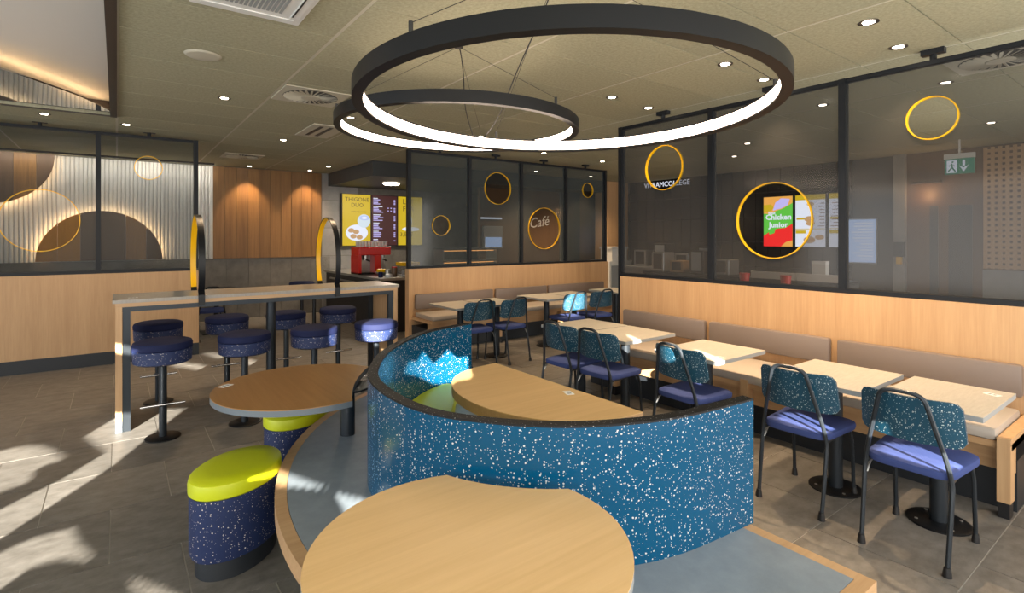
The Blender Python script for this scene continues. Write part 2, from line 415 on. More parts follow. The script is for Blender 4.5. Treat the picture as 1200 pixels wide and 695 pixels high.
# ------------------------------------------------------------------ back wall: flutes, boards, tiled dado
wb = mk('wall_back', bx(-6, 12.6, YB, YB+.1, 0, HC+.3), M['tile_g'], kind='structure')
bm = B(); x = -2.6
while x < 1.44:
    n = 6; prev = None
    for i in range(n+1):
        a = PI*i/n; v = (x+.0275-.0275*math.cos(a), YB-.005-.022*math.sin(a))
        lo, hi = bm.verts.new((*v, 1.19)), bm.verts.new((*v, HC-.02))
        if prev: bm.faces.new((prev[0], lo, hi, prev[1]))
        prev = (lo, hi)
    x += .058
mk('fluted_cladding', bm, M['flute'], wb, smooth=True, kind='stuff')
mk('flute_end_strip', bx(1.44, 1.47, YB-.05, YB, 1.19, HC-.02), M['flute'], wb)
x = 1.475
for i in range(10):
    mk('wood_board', bx(x, x+.2005, YB-.035-.003*(i % 2), YB, 1.19, HC-.01), M['amber'], wb); x += .2035
dt = None
for r in range(2):
    for k in range(15):
        x0 = -2.5+k*.4+(.2 if r else 0)
        if dt is None: dt = mk('wall_tile', bx(-.197, .197, -.012, 0, -.292, .292), M['tile_g'], wb, world=False); t = dt
        else: t = inst(dt, 'wall_tile', (0, 0, 0), wb)
        t.location = (x0+.2, YB, .297+r*.594)
lt = None
for r in range(5):
    for k in range(2):
        if lt is None: lt = mk('wall_tile', bx(-.195, .195, -.012, 0, -.295, .295), M['tile_l'], wb, world=False); t = lt
        else: t = inst(lt, 'wall_tile', (0, 0, 0), wb)
        t.location = (3.72+k*.395, YB, .3+r*.6)

# back-lit round decor discs in front of the flutes
def decor(name, label, cx, cz, R, lo, hi_):
    r_ = root(name, label, 'wall decor', (cx, YB-.12, cz))
    pts = [(cx+R*math.cos(2*PI*i/96), cz+R*math.sin(2*PI*i/96)) for i in range(96)]
    pts = [(px, min(max(pz, lo), hi_)) for px, pz in pts]
    def slab(a, b, y0, y1):
        q = [p for p in pts if a <= p[0] <= b]
        def zz(xx):
            d = math.sqrt(max(R*R-(xx-cx)**2, 0)); return max(cz-d, lo), min(cz+d, hi_)
        n = 24; top = []; bot = []
        for i in range(n+1):
            xx = a+(b-a)*i/n; l_, h_ = zz(xx); top.append((xx, h_)); bot.append((xx, l_))
        o = []
        for p in top+bot[::-1]:
            if not o or math.hypot(p[0]-o[-1][0], p[1]-o[-1][1]) > 1e-4: o.append(p)
        bm_ = B(); prism(bm_, o, 0, y1-y0)
        bmesh.ops.rotate(bm_, verts=bm_.verts, matrix=Matrix.Rotation(PI/2, 3, 'X')); bmesh.ops.translate(bm_, verts=bm_.verts, vec=(0, y1, 0)); return bm_
    w = 2*R
    for i, (a, b, m_) in enumerate(((0, .16, 'amberdeep'), (.16, .33, 'amberdeep'), (.33, .69, 'brown'), (.69, .86, 'amber'), (.86, 1, 'brown'))):
        mk('decor_panel', slab(cx-R+w*a+.001, cx-R+w*b-.001, YB-.13, YB-.11), M['brown'] if m_ == 'brown' else M[m_], r_)
    arc = [(p[0]*.985+cx*.015, YB-.085, p[1]*.985+cz*.015) for p in pts if lo+.01 < p[1] < hi_-.01]
    k = max(range(len(arc)), key=lambda i: math.dist(arc[i], arc[i-1])); arc = arc[k:]+arc[:k]
    mk('led_tape', ribbon(B(), arc, .02, .004, (0, 1, 0)), M['led'], r_, label='warm glowing light strip behind the disc edge')
    mk('spacer', bx(cx-.2, cx+.2, YB-.11, YB-.035, max(lo, cz-.3)+.05, min(hi_, cz+.3)-.05), M['dark'], r_)
fw = root('flute_wall_light', 'slim linear light along the ceiling that washes the white flutes', 'light', (-.5, YB-.35, HC))
mk('profile', bx(-2.5, 1.45, YB-.38, YB-.33, HC-.03, HC-.001), M['bronze'], fw); mk('diffuser', bx(-2.48, 1.43, YB-.33, YB-.325, HC-.028, HC-.004), M['lens'], fw)
d = bpy.data.lights.new('wash', 'AREA'); d.shape = 'RECTANGLE'; d.size = 3.9; d.size_y = .05; d.energy = 9; d.color = (1, .95, .88)
o = bpy.data.objects.new('wash', d); COL.objects.link(o); o.parent = fw; o.location = (0, 0, -.04); o.rotation_euler = Vector((0, .45, -1)).to_track_quat('-Z', 'Y').to_euler()
decor('back_lit_dome', 'brown half-round back-lit wall disc rising from the dado', -.2, 1.19, .86, 1.2, 2.9)
decor('back_lit_disc', 'brown back-lit wall disc cut off by the ceiling', -1.62, 2.93, .80, 1.3, HC-.02)

# ------------------------------------------------------------------ half walls with mesh-glass screens
def pane(parent, mat, plane, a0, a1, z0, z1, pos, circles, rimw=.014):
    """pane in plane x=pos or y=pos spanning a0..a1, with round holes (u, z, r)"""
    c = bpy.data.curves.new('p', 'CURVE'); c.dimensions = '2D'; c.fill_mode = 'BOTH'
    def add(pts):
        s = c.splines.new('POLY'); s.points.add(len(pts)-1); s.use_cyclic_u = True
        for q, p in zip(s.points, pts): q.co = (p[0], p[1], 0, 1)
    add([(a0, z0), (a1, z0), (a1, z1), (a0, z1)])
    for u, zc, r in circles: add(disc_pts(u, zc, r, n=64))
    o = bpy.data.objects.new('p', c); COL.objects.link(o); bpy.context.view_layer.update()
    me = bpy.data.meshes.new_from_object(o.evaluated_get(bpy.context.evaluated_depsgraph_get())); bpy.data.objects.remove(o)
    bm = B(); bm.from_mesh(me); bpy.data.meshes.remove(me)
    for v in bm.verts:
        u, zc = v.co.x, v.co.y
        v.co = (u, pos, zc) if plane == 'y' else (pos, u, zc)
    mk('mesh_pane', bm, mat, parent)
def hoop_rim(parent, plane, u, zc, r, pos):
    ax = (0, 1, 0) if plane == 'y' else (1, 0, 0)
    pts = []
    for i in range(73):
        a = 2*PI*i/72; uu, zz = u+r*math.cos(a), zc+r*math.sin(a)
        pts.append((uu, pos, zz) if plane == 'y' else (pos, uu, zz))
    bm = B(); ribbon(bm, pts, .034, .008 if plane == 'x' else -.008, ax); o = mk('round_rim', bm, M['yellow'], parent, smooth=True, label='thin yellow rim around a clear round window')
    bm = B(); prism(bm, disc_pts(u, zc, r, n=48), -.002, .002)
    for v in bm.verts:
        x_, y_, z_ = v.co
        v.co = (x_, pos+z_, y_) if plane == 'y' else (pos+z_, x_, y_)
    bmesh.ops.recalc_face_normals(bm, faces=bm.faces)
    mk('clear_pane', bm, M['clear'], parent)
def screen(name, label, plane, pos, cuts, z0, z1, mat, circles, post_to_floor=()):
    lo, hi = min(cuts), max(cuts)
    R = root(name, label, 'partition', (lo, pos, 0) if plane == 'y' else (pos, lo, 0))
    def bb(a0, a1, d0, d1, za, zb): return bx(a0, a1, pos+d0, pos+d1, za, zb) if plane == 'y' else bx(pos+d0, pos+d1, a0, a1, za, zb)
    mk('sill_rail', bb(lo, hi, -.045, .045, z0-.03, z0+.012), M['dark'], R)
    mk('top_rail', bb(lo, hi, -.025, .025, z1-.035, z1), M['dark'], R)
    for cpos in cuts:
        f = 0 if cpos in post_to_floor else z0
        mk('post', bb(cpos-.026, cpos+.026, -.035, .035, f, z1), M['dark'], R)
    cc = sorted(cuts)
    for a, b in zip(cc, cc[1:]):
        pane(R, mat, plane, a, b, z0, z1-.02, pos, [c for c in circles if a < c[0] < b] )
        m_ = (a+b)/2
        mk('ceiling_bracket', (bx(m_-.07, m_+.07, pos-.03, pos+.03, z1+.04, HC) if plane == 'y' else bx(pos-.03, pos+.03, m_-.07, m_+.07, z1+.04, HC)), M['dark'], R)
        mk('bracket_stem', cyl(B(), m_ if plane == 'y' else pos, pos if plane == 'y' else m_, z1-.005, z1+.05, .022, 12), M['dark'], R)
    for u, zc, r in circles: hoop_rim(R, plane, u, zc, r, pos)
    return R

wl = mk('wall_left', bx(-6, .9, YL, YL+.12, .16, 1.145), M['oak_z'], kind='structure')
mk('baseboard_left', bx(-6, .9, YL-.004, YL+.12, 0, .16), M['plinth'], kind='structure')
screen('left_glass_screen', 'dark mesh glass screen on the oak half wall at left, before the glowing discs', 'y', YL+.06, [-2.4, -1.29, -.188, .87], 1.175, 2.925, M['gl_l'], [(-.735, 1.80, .365), (.333, 2.51, .148)])
wr = mk('wall_rear', bx(3.45, 7.66, YR, YR+.12, 0, 1.13), M['oak_z'], kind='structure')
screen('rear_glass_screen', 'dark mesh glass screen of four panes above the rear bench', 'y', YR+.06, [3.477, 4.53, 5.575, 6.60, 7.63], 1.155, 2.90, M['gl_b'], [(4.02, 1.78, .148), (5.09, 2.41, .258), (6.10, 1.755, .358), (7.17, 2.49, .132)], (3.477, 7.63))
wrr = mk('wall_right', bx(XR, XR+.12, YF, 4.24, 0, 1.145), M['oak_z'], kind='structure')
screen('right_glass_screen', 'tall dark mesh glass screen above the long right-hand bench', 'x', XR+.06, [-.5, .69, 1.885, 3.085, 4.27], 1.17, 2.89, M['gl_r'], [(3.667, 2.355, .236), (2.47, 1.752, .338), (1.295, 2.47, .150)], (4.27,))

# ------------------------------------------------------------------ ceiling mirror bay with curved light cove
mb = root('mirror_ceiling_bay', 'bronze-framed ceiling recess with white cove and mirror above the left side', 'ceiling feature', (-1.2, 5.2, HC))
mk('frame', bx(-.06, .0, 2.8, 7.5, HC-.02, HC+.25), M['bronze'], mb)
mk('frame', bx(-2.9, .0, 7.5, 7.535, HC-.01, HC+.25), M['bronze'], mb)
mk('frame', bx(-2.9, .0, 2.76, 2.8, HC-.02, HC+.25), M['bronze'], mb)
arc = catmull([(-2.9, 5.15), (-2.1, 5.22), (-1.3, 5.55), (-.77, 6.03), (-.54, 6.36), (-.31, 6.72), (-.16, 7.05), (-.06, 7.32)], 6)
mk('cove_ceiling', bx(-2.9, -.06, 2.8, 7.5, HC+.16, HC+.18), M['cove'], mb)
bm = B(); prism(bm, arc+[(-.06, 7.5), (-2.9, 7.5)], HC+.015, HC+.03); mk('mirror_plate', bm, M['mirror'], mb, label='mirror sheet with a curved edge')
mk('led_tape', tube(B(), [(x-.09, y+.13, HC+.042) for x, y in arc], .008, 6), M['led'], mb, label='warm light strip hidden above the curved edge')

# ------------------------------------------------------------------ podium, booth and its tables
PC, PR = (2.611, 2.103), 2.092
a_end = math.pi-math.asin((PC[1]-.72)/PR)*-1
def pod_outline(inset):
    R = PR-inset; xr, yn = 2.075-inset, .715+inset
    a0 = math.acos((xr-PC[0])/R)                       # far end, up to x = xr
    a1 = PI+math.asin((PC[1]-yn)/R)                    # near end, down to y = yn
    return disc_pts(PC[0], PC[1], R, n=72, a0=a0, a1=a1)+[(xr, yn)]
pod = root('seating_podium', 'low rounded podium with grey lino top and oak edge carrying the booth', 'podium', (1.4, 2.1, 0))
bm = B(); prism(bm, pod_outline(.30), 0, .365); mk('recessed_base', bm, M['plinth'], pod)
bm = B(); prism(bm, pod_outline(.052), .37, .431); mk('lino_top', bm, M['lino'], pod)
bm = B(); o_, i_ = pod_outline(0), pod_outline(.05); n = len(o_)
V = [[bm.verts.new((*p, z)) for p in L] for L, z in ((o_, .36), (o_, .43), (i_, .43), (i_, .36))]
for A_, B_ in ((0, 1), (1, 2), (2, 3), (3, 0)):
    for i in range(n): bm.faces.new((V[A_][i], V[A_][(i+1) % n], V[B_][(i+1) % n], V[B_][i]))
bmesh.ops.recalc_face_normals(bm, faces=bm.faces); mk('oak_edge', bm, M['oak_x'], pod, label='oak edge band')

rim = catmull([(2.173, 3.516), (1.765, 3.395), (1.471, 3.182), (1.21, 2.902), (1.015, 2.576), (.931, 2.343), (.905, 2.05), (.94, 1.805), (1.043, 1.612), (1.215, 1.42), (1.411, 1.295), (1.673, 1.205), (2.092, 1.161)], 8)
inn = offset(rim, .05)
if math.hypot(inn[48][0]-2.1, inn[48][1]-2.3) > math.hypot(rim[48][0]-2.1, rim[48][1]-2.3): inn = offset(rim, -.05)
booth = root('booth_screen', 'curved blue speckled booth wall with black rim on the podium', 'booth', (1.5, 2.3, .43))
bm = B(); prism(bm, rim+inn[::-1], .431, .932); mk('laminate_shell', bm, M['blue'], booth, smooth=True)
bm = B(); prism(bm, rim+inn[::-1], .932, .94); mk('rim_cap', bm, M['blackspeck'], booth, label='black speckled top edge')
# seat cushion that follows the wall inside the booth
c_out, c_in = [], []
sgn = 1 if inn == offset(rim, .05) else -1
m = len(rim)
for i in range(5, m-8):
    t = (i-5)/(m-14); w = .05+.36*math.sin(PI*t)**.45
    c_out.append(offset(rim, sgn*.06)[i]); c_in.append(offset(rim, sgn*(.06+w))[i])
bm = B(); prism(bm, c_out+c_in[::-1], .432, .54)
ed = [e for e in bm.edges if abs(e.verts[0].co.z-.54) < 1e-4 and abs(e.verts[1].co.z-.54) < 1e-4]
bmesh.ops.bevel(bm, geom=ed, offset=.02, segments=2, affect='EDGES')
cu = root('booth_cushion', 'crescent lime seat cushion lying inside the blue booth', 'cushion', (1.3, 2.3, .431)); mk('pad', bm, M['lime'], cu, smooth=True)

def sticker(parent, x, y, z, rz, digits='42'):
    bm = B(); box(bm, -.035, .035, -.022, .022, 0, .0012); bmesh.ops.rotate(bm, verts=bm.verts, matrix=Matrix.Rotation(rz, 3, 'Z')); bmesh.ops.translate(bm, verts=bm.verts, vec=(x, y, z))
    s = mk('sticker', bm, M['sticker'], parent, label='small white table sticker')
    bm = B()
    for k in (-1, 1): box(bm, k*.012-.007, k*.012+.007, -.011, .011, .0012, .0016)
    bmesh.ops.rotate(bm, verts=bm.verts, matrix=Matrix.Rotation(rz, 3, 'Z')); bmesh.ops.translate(bm, verts=bm.verts, vec=(x, y, z))
    mk('sticker_print', bm, M['inkgrey'], s)
def notched(cx, cy, r, p0, p1, bite):
    a0 = math.atan2(p0[1]-cy, p0[0]-cx); a1 = math.atan2(p1[1]-cy, p1[0]-cx)
    if a1 < a0: a1 += 2*PI
    if a1-a0 > PI: a0, a1, p0, p1 = a1, a0+2*PI, p1, p0
    # bite spans a0..a1 (short side); the round side runs on from a1
    pts = disc_pts(cx, cy, r, n=64, a0=a1, a1=a0+2*PI)
    mx, my = (p0[0]+p1[0])/2, (p0[1]+p1[1])/2; L = math.hypot(mx-cx, my-cy)
    ctl = (mx-(mx-cx)/L*bite*2, my-(my-cy)/L*bite*2)
    s, e = pts[-1], pts[0]
    for k in range(1, 12):
        t = k/12; pts.append(tuple((1-t)**2*s[j]+2*t*(1-t)*ctl[j]+t*t*e[j] for j in (0, 1)))
    return pts
def post_table(name, label, pts, z, th, top, edge, post, base_z, stick=None):
    R = root(name, label, 'table', (*post, base_z))
    bm = B(); prism(bm, pts, z-.004, z); mk('table_top', bm, top, R)
    bm = B(); prism(bm, pts, z-th, z-.004); mk('edge_band', bm, edge, R)
    mk('post', cyl(B(), *post, base_z, z-th, .042, 24), M['darkm'], R, smooth=True)
    mk('mounting_plate', cyl(B(), *post, z-th-.012, z-th-.001, .13, 24), M['darkm'], R)
    if stick: sticker(R, stick[0], stick[1], z, stick[2])
    return R
post_table('notched_table', 'pale oak round table with a notch, nearest the camera in front of the booth', notched(.791, 1.255, .441, (.948, 1.672), (1.218, 1.330), .035), .75, .03, M['oak_top'], M['edge'], (.98, 1.32), .431)
post_table('notched_table', 'darker oak round table with grey edge, left of the booth', notched(.878, 3.198, .483, (.985, 2.74), (1.316, 3.369), .03), .75, .034, M['oak_topd'], M['edge2'], (1.10, 3.12), .431, (.50, 3.42, .6))
wp = [(2.055, 1.70), (2.055, 2.95)]+[(2.055-.585*abs(math.sin(a))**.8, 2.325+.625*math.cos(a)) for a in [PI*k/40 for k in range(1, 40)]]
post_table('half_round_table', 'thick half-round oak table inside the blue booth', wp, .75, .055, M['oak_top'], M['oak_x'], (1.82, 2.32), .431, (1.98, 2.15, 1.2))

# lime-topped stools
DR = math.radians(38)
def drum_outline(k=1.0):
    # leaf-like rounded outline, long axis along local x
    pts = []
    for i in range(64):
        a = 2*PI*i/64; c_, s_ = math.cos(a), math.sin(a)
        pts.append((k*.248*math.copysign(abs(c_)**.92, c_), k*.178*math.copysign(abs(s_)**1.08, s_)))
    return pts
def drum(bm, prof, tilt=None):
    rings = []
    for k, z in prof: rings.append([bm.verts.new((x, y, z)) for x, y in drum_outline(k)])
    for a, b in zip(rings, rings[1:]):
        for i in range(64): bm.faces.new((a[i], a[(i+1) % 64], b[(i+1) % 64], b[i]))
    bm.faces.new(rings[0][::-1]); bm.faces.new(rings[-1]); return bm
ds = root('lime_stool', 'lime-topped navy speckled stool standing alone in front, left of the podium', 'stool', (.487, 2.982, 0), math.radians(44), 'lime-topped drum stools')
mk('plinth', drum(B(), [(.88, 0), (.88, .09)]), M['plinth'], ds, False, True)
mk('drum', drum(B(), [(.90, .088), (.97, .095), (1, .115), (1, .385)]), M['navyspeck'], ds, False, True)
mk('seat', drum(B(), [(.985, .385), (1.02, .392), (1.025, .43), (1.0, .452), (.93, .462), (.6, .464)]), M['lime'], ds, False, True)
d2 = copy_tree(ds); d2.location = (.97, 3.725, 0); d2.rotation_euler.z = math.radians(45)
d2['label'] = 'lime-topped navy speckled stool half hidden under the darker round table'

# ------------------------------------------------------------------ bar table with hoops and stools
BY0, BY1, BX0, BX1, BZ = 5.40, 6.02, -.01, 2.455, 1.085
bar = root('high_bar_table', 'long high oak bar table with grey top and dark steel frame', 'table', (1.2, 5.7, 0))
mk('table_top', bx(BX0-.02, BX1+.02, BY0, BY1, BZ-.028, BZ), M['bartop'], bar)
mk('oak_core', bx(BX0, BX1, BY0+.003, BY1-.003, BZ-.06, BZ-.028), M['oak_x'], bar)
for x in (BX0, BX1-.045):
    mk('end_panel', bx(x, x+.045, BY0+.003, BY1-.003, .09, BZ-.06), M['oak_z'], bar)
    mk('panel_foot', bx(x, x+.045, BY0+.003, BY1-.003, 0, .09), M['edge2'], bar)
mk('frame_rail', bx(BX0+.045, BX1-.045, BY0+.01, BY0+.05, BZ-.10, BZ-.06), M['darkm'], bar)
mk('frame_rail', bx(BX0+.045, BX1-.045, BY1-.05, BY1-.01, BZ-.10, BZ-.06), M['darkm'], bar)
for x in (BX0+.05, BX1-.10):
    for y in (BY0+.01, BY1-.05): mk('leg', bx(x, x+.05, y, y+.04, 0, BZ-.10), M['darkm'], bar)
mk('post', cyl(B(), 1.235, 5.70, 0, BZ-.06, .045, 20), M['darkm'], bar, smooth=True)
mk('post_plate', cyl(B(), 1.235, 5.70, 0, .012, .17, 28), M['darkm'], bar)
sticker(bar, .11, 5.55, BZ, 0)
def table_hoop(x, label):
    R = root('table_hoop', label, 'hoop', (x, (BY0+BY1)/2, BZ), group=None)
    yc, zc, ry, rz = (BY0+BY1)/2, 1.36, .335, .44
    a0 = math.asin((BZ+.001-zc)/rz)
    far = [(x, yc+ry*math.cos(a), zc+rz*math.sin(a)) for a in [a0+(PI/2-a0)*k/24 for k in range(25)]]
    near_a = math.asin((1.0-zc)/rz)
    near = [(x, yc-ry*math.cos(a), zc+rz*math.sin(a)) for a in [PI/2+(near_a-PI/2)*k/26 for k in range(27)]]
    arc_ = far+near[1:]
    arc_ = [(px, min(py, yc+ry) if pz > BZ else py, pz) for px, py, pz in arc_]
    arc_ = [(px, py if (pz > BZ+.02 or py > yc) else min(py, BY0-.006), pz) for px, py, pz in arc_]
    mk('outer_band', ribbon(B(), arc_, .05, .010, (1, 0, 0)), M['ringp'], R, smooth=True, label='black outer face of the hoop')
    inner = [p for p in arc_ if p[2] > BZ+.002]
    mk('inner_band', ribbon(B(), inner, .048, -.004, (1, 0, 0)), M['yellow'], R, smooth=True, label='yellow inner face of the hoop')
table_hoop(.60, 'black hoop with yellow inside over the bar table, left one before the white flutes')
table_hoop(1.80, 'black hoop with yellow inside over the bar table, right one near the menu screens')

st0 = root('bar_stool', None, 'bar stool', (0, 0, 0), 0, 'navy bar stools along the high table')
mk('base_plate', lathe(B(), [(.125, 0), (.125, .008), (.115, .014)], 36), M['ringp'], st0, False, True)
mk('post', cyl(B(), 0, 0, .012, .62, .028, 20), M['darkm'], st0, False, True)
mk('foot_bar', tube(B(), [(-.15, -.034, .27), (.15, -.034, .27)], .011, 10), M['chrome'], st0, False, True, label='chrome foot bar')
mk('post_collar', cyl(B(), 0, 0, .262, .285, .033, 20), M['darkm'], st0, False, True)
mk('seat_drum', lathe(B(), [(.05, .603), (.185, .605), (.200, .615), (.204, .71), (.198, .714)], 40), M['navyspeck'], st0, False, True, label='navy speckled seat side')
mk('cushion', lathe(B(), [(.199, .714), (.206, .72), (.207, .752), (.199, .77), (.175, .779), (.08, .782)], 40), M['navy'], st0, False, True, label='smooth navy cushion')
stools = [((.295, 5.08), 'first navy bar stool from the left on the near side, by the table end panel'), ((.885, 5.06), 'navy bar stool on the near side, second from the left end panel'),
          ((1.46, 5.02), 'navy bar stool on the near side, just left of the sunlit one'), ((2.04, 4.98), 'sunlit navy bar stool on the near side beside the booth'),
          ((.325, 6.2), 'navy bar stool on the far side at the left end, behind the nearest one'), ((.93, 6.27), 'navy bar stool on the far side below the left hoop'),
          ((1.50, 6.2), 'navy bar stool on the far side right of the centre post'), ((2.09, 6.25), 'navy bar stool on the far side near the right end')]
for i, ((x, y), lab) in enumerate(stools):
    o = st0 if i == 0 else copy_tree(st0)
    o.location = (x, y, 0); o.rotation_euler.z = random.uniform(-.12, .12); o['label'] = lab

# ------------------------------------------------------------------ benches
def bench(name, label, axis, lo, hi, wall, front, cush_cuts, back_cuts, panels, cush_mat, back_z):
    """axis: direction the bench runs; wall: wall face; front: coordinate of the front edge"""
    R = root(name, label, 'bench', (wall-.3, (lo+hi)/2, 0) if axis == 'y' else ((lo+hi)/2, wall-.3, 0))
    def bb(a0, a1, d0, d1, z0, z1, bev=0): return bx(d0, d1, a0, a1, z0, z1, bev=bev) if axis == 'y' else bx(a0, a1, d0, d1, z0, z1, bev=bev)
    mk('seat_board', bb(lo, hi, front+.01, wall, .385, .425), M['oak_y'] if axis == 'y' else M['oak_x'], R)
    mk('apron', bb(lo, hi, front+.09, front+.11, .24, .385), M['oak_y'] if axis == 'y' else M['oak_x'], R)
    mk('plinth', bb(lo, hi, front+.14, wall, 0, .30), M['plinth'], R)
    for a, b in cush_cuts: mk('seat_cushion', bb(a, b, front-.005, wall-.06, .426, .495, .018), cush_mat, R, smooth=True)
    for a, b in back_cuts: mk('back_pad', bb(a, b, wall-.065, wall-.001, back_z[0], back_z[1], .02), M['taupe'], R, smooth=True)
    for a, b in panels:
        mk('end_panel', bb(a, b, front-.015, front+.075, .09, .455), M['oak_z'], R)
        mk('end_rail', bb(a, b, front+.075, wall, .385, .455), M['oak_z'], R)
        mk('foot', bb(a+.005, b-.005, front-.01, front+.07, 0, .09), M['black'], R)
    return R
bench('right_bench', 'long oak bench with taupe back pads along the right-hand wall', 'y', .735, 4.2, XR, 4.06, [(.80, 1.9), (1.905, 3.05), (3.055, 4.18)], [(.79, 1.89), (1.945, 3.045), (3.095, 4.15)], [(.735, .795), (2.3, 2.36), (3.7, 3.76)], M['cream'], (.565, .775))
bench('rear_bench', 'oak bench with three taupe back pads below the rear glass screen', 'x', 3.5, 7.6, YR, 6.60, [(3.52, 4.92), (4.925, 6.07), (6.075, 7.58)], [(3.54, 4.92), (4.975, 6.065), (6.11, 7.5)], [(4.62, 4.70), (5.9, 5.98), (7.5, 7.56)], M['cream'], (.53, .755))

# ------------------------------------------------------------------ bistro tables
def bistro(label, x0, x1, y0, y1, grp, base=None, stick=None):
    cx, cy = base or ((x0+x1)/2, (y0+y1)/2)
    R = root('bistro_table', label, 'table', (cx, cy, 0), 0, grp)
    mk('table_top', bx(x0, x1, y0, y1, .717, .72), M['ttop'], R)
    mk('edge_band', bx(x0, x1, y0, y1, .692, .717), M['edge'], R)
    mk('post', cyl(B(), cx, cy, .012, .68, .042, 20), M['darkm'], R, smooth=True)
    mk('top_plate', bx(cx-.2, cx+.2, cy-.15, cy+.15, .68, .692), M['darkm'], R)
    b = mk('base_plate', lathe(B(), [(.15, 0), (.15, .008), (.14, .013)], 36, (cx, cy)), M['ringp'], R, smooth=True)
    bm = B()
    for k in range(4): cyl(bm, cx+.115*math.cos(PI/4+k*PI/2), cy+.115*math.sin(PI/4+k*PI/2), .012, .0155, .009, 8)
    mk('bolt_heads', bm, M['steel'], b)
    if stick: sticker(R, stick[0], stick[1], .72, stick[2])
G1, G2 = 'bistro tables along the right-hand bench', 'bistro tables along the rear bench'
bistro('pale bistro table nearest the camera at the open end of the right bench', 3.39, 4.06, .715, 1.19, G1, (3.71, .975), (3.93, .79, 1.2))
bistro('pale bistro table beside the nearest one, second along the right bench', 3.39, 4.05, 1.245, 1.785, G1, (3.69, 1.503))
bistro('bistro table standing alone in the middle of the right bench', 3.40, 4.05, 2.15, 2.70, G1, (3.70, 2.43), (3.55, 2.22, 1.2))
bistro('tan bistro table of the far pair on the right bench, its nearer half', 3.43, 4.10, 3.02, 3.565, G1, (3.73, 3.29))
bistro('tan bistro table of the far pair on the right bench, its farther half', 3.43, 4.10, 3.585, 4.13, G1, (3.73, 3.86))
bistro('bistro table at the left end of the rear bench', 3.34, 3.85, 5.66, 6.36, G2, (3.60, 5.98))
bistro('bistro table second from the left on the rear bench', 3.88, 4.40, 5.68, 6.36, G2, (4.12, 5.90))
bistro('bistro table third from the left on the rear bench', 4.86, 5.40, 5.72, 6.42, G2, (5.10, 6.02))
bistro('bistro table fourth from the left on the rear bench', 5.43, 5.97, 5.74, 6.42, G2, (5.70, 6.06))
bistro('bistro table at the right end of the rear bench', 6.40, 7.0, 5.80, 6.45, G2, (6.68, 6.1))

# ------------------------------------------------------------------ chairs (local: sitter faces +x)
ch0 = root('dining_chair', None, 'chair', (0, 0, 0))
loop = [(-.235, .18, .012), (-.185, .184, .33), (-.174, .182, .42), (-.188, .163, .53), (-.222, .122, .70), (-.238, .104, .775)]
loop_top = [(-.244, .090, .812), (-.246, .055, .832), (-.246, 0, .835)]
L = loop+loop_top; L = L+[(x, -y, z) for x, y, z in L[-2::-1]]
fr = mk('back_frame', tube(B(), catmull(L, 4), .0115, 8), M['darkm'], ch0, False, True, label='bent dark steel tube')
for sy in (1, -1):
    mk('rubber_foot', lathe(B(), [(.020, 0), (.018, .02), (.014, .045)], 12, (-.236, sy*.18)), M['black'], fr, False, True)
    lg = mk('leg', tube(B(), [(.15, sy*.165, .425), (.20, sy*.172, .40), (.222, sy*.175, .33), (.245, sy*.178, .012)], .011, 8), M['darkm'], ch0, False, True)
    mk('rubber_foot', lathe(B(), [(.019, 0), (.017, .02), (.013, .045)], 12, (.245, sy*.178)), M['black'], lg, False, True)
    bm = B(); tube(bm, [(-.178, sy*.178, .36), (-.14, sy*.172, .412), (-.05, sy*.166, .424)], .008, 6); mk('bracket', bm, M['steel'], ch0, False, True, label='pale metal seat bracket')
    mk('side_rail', tube(B(), [(-.172, sy*.176, .418), (.16, sy*.165, .425)], .010, 8), M['darkm'], ch0, False, True)
# seat pad: rounded trapezoid
def rounded(pts, r, n=6):
    out = []; m_ = len(pts)
    for i in range(m_):
        p, a, b = Vector(pts[i]), Vector(pts[i-1]), Vector(pts[(i+1) % m_])
        u, w = (a-p).normalized(), (b-p).normalized()
        s, e = p+u*r, p+w*r
        for k in range(n+1):
            t = k/n; out.append(tuple((1-t)**2*s+2*t*(1-t)*p+t*t*e))
    return out
so = rounded([(-.19, -.185), (.245, -.215), (.245, .215), (-.19, .185)], .09)
bm = B(); rings = []
for k, z in ((.93, .424), (.985, .428), (1, .440), (1, .452), (.985, .463), (.93, .469), (.6, .472)):
    rings.append([bm.verts.new((.03+(x-.03)*k, y*k, z)) for x, y in so])
for a, b in zip(rings, rings[1:]):
    for i in range(len(so)): bm.faces.new((a[i], a[(i+1) % len(so)], b[(i+1) % len(so)], b[i]))
bm.faces.new(rings[0][::-1]); bm.faces.new(rings[-1]); bmesh.ops.recalc_face_normals(bm, faces=bm.faces)
mk('seat', bm, M['violet'], ch0, False, True, label='violet padded seat')
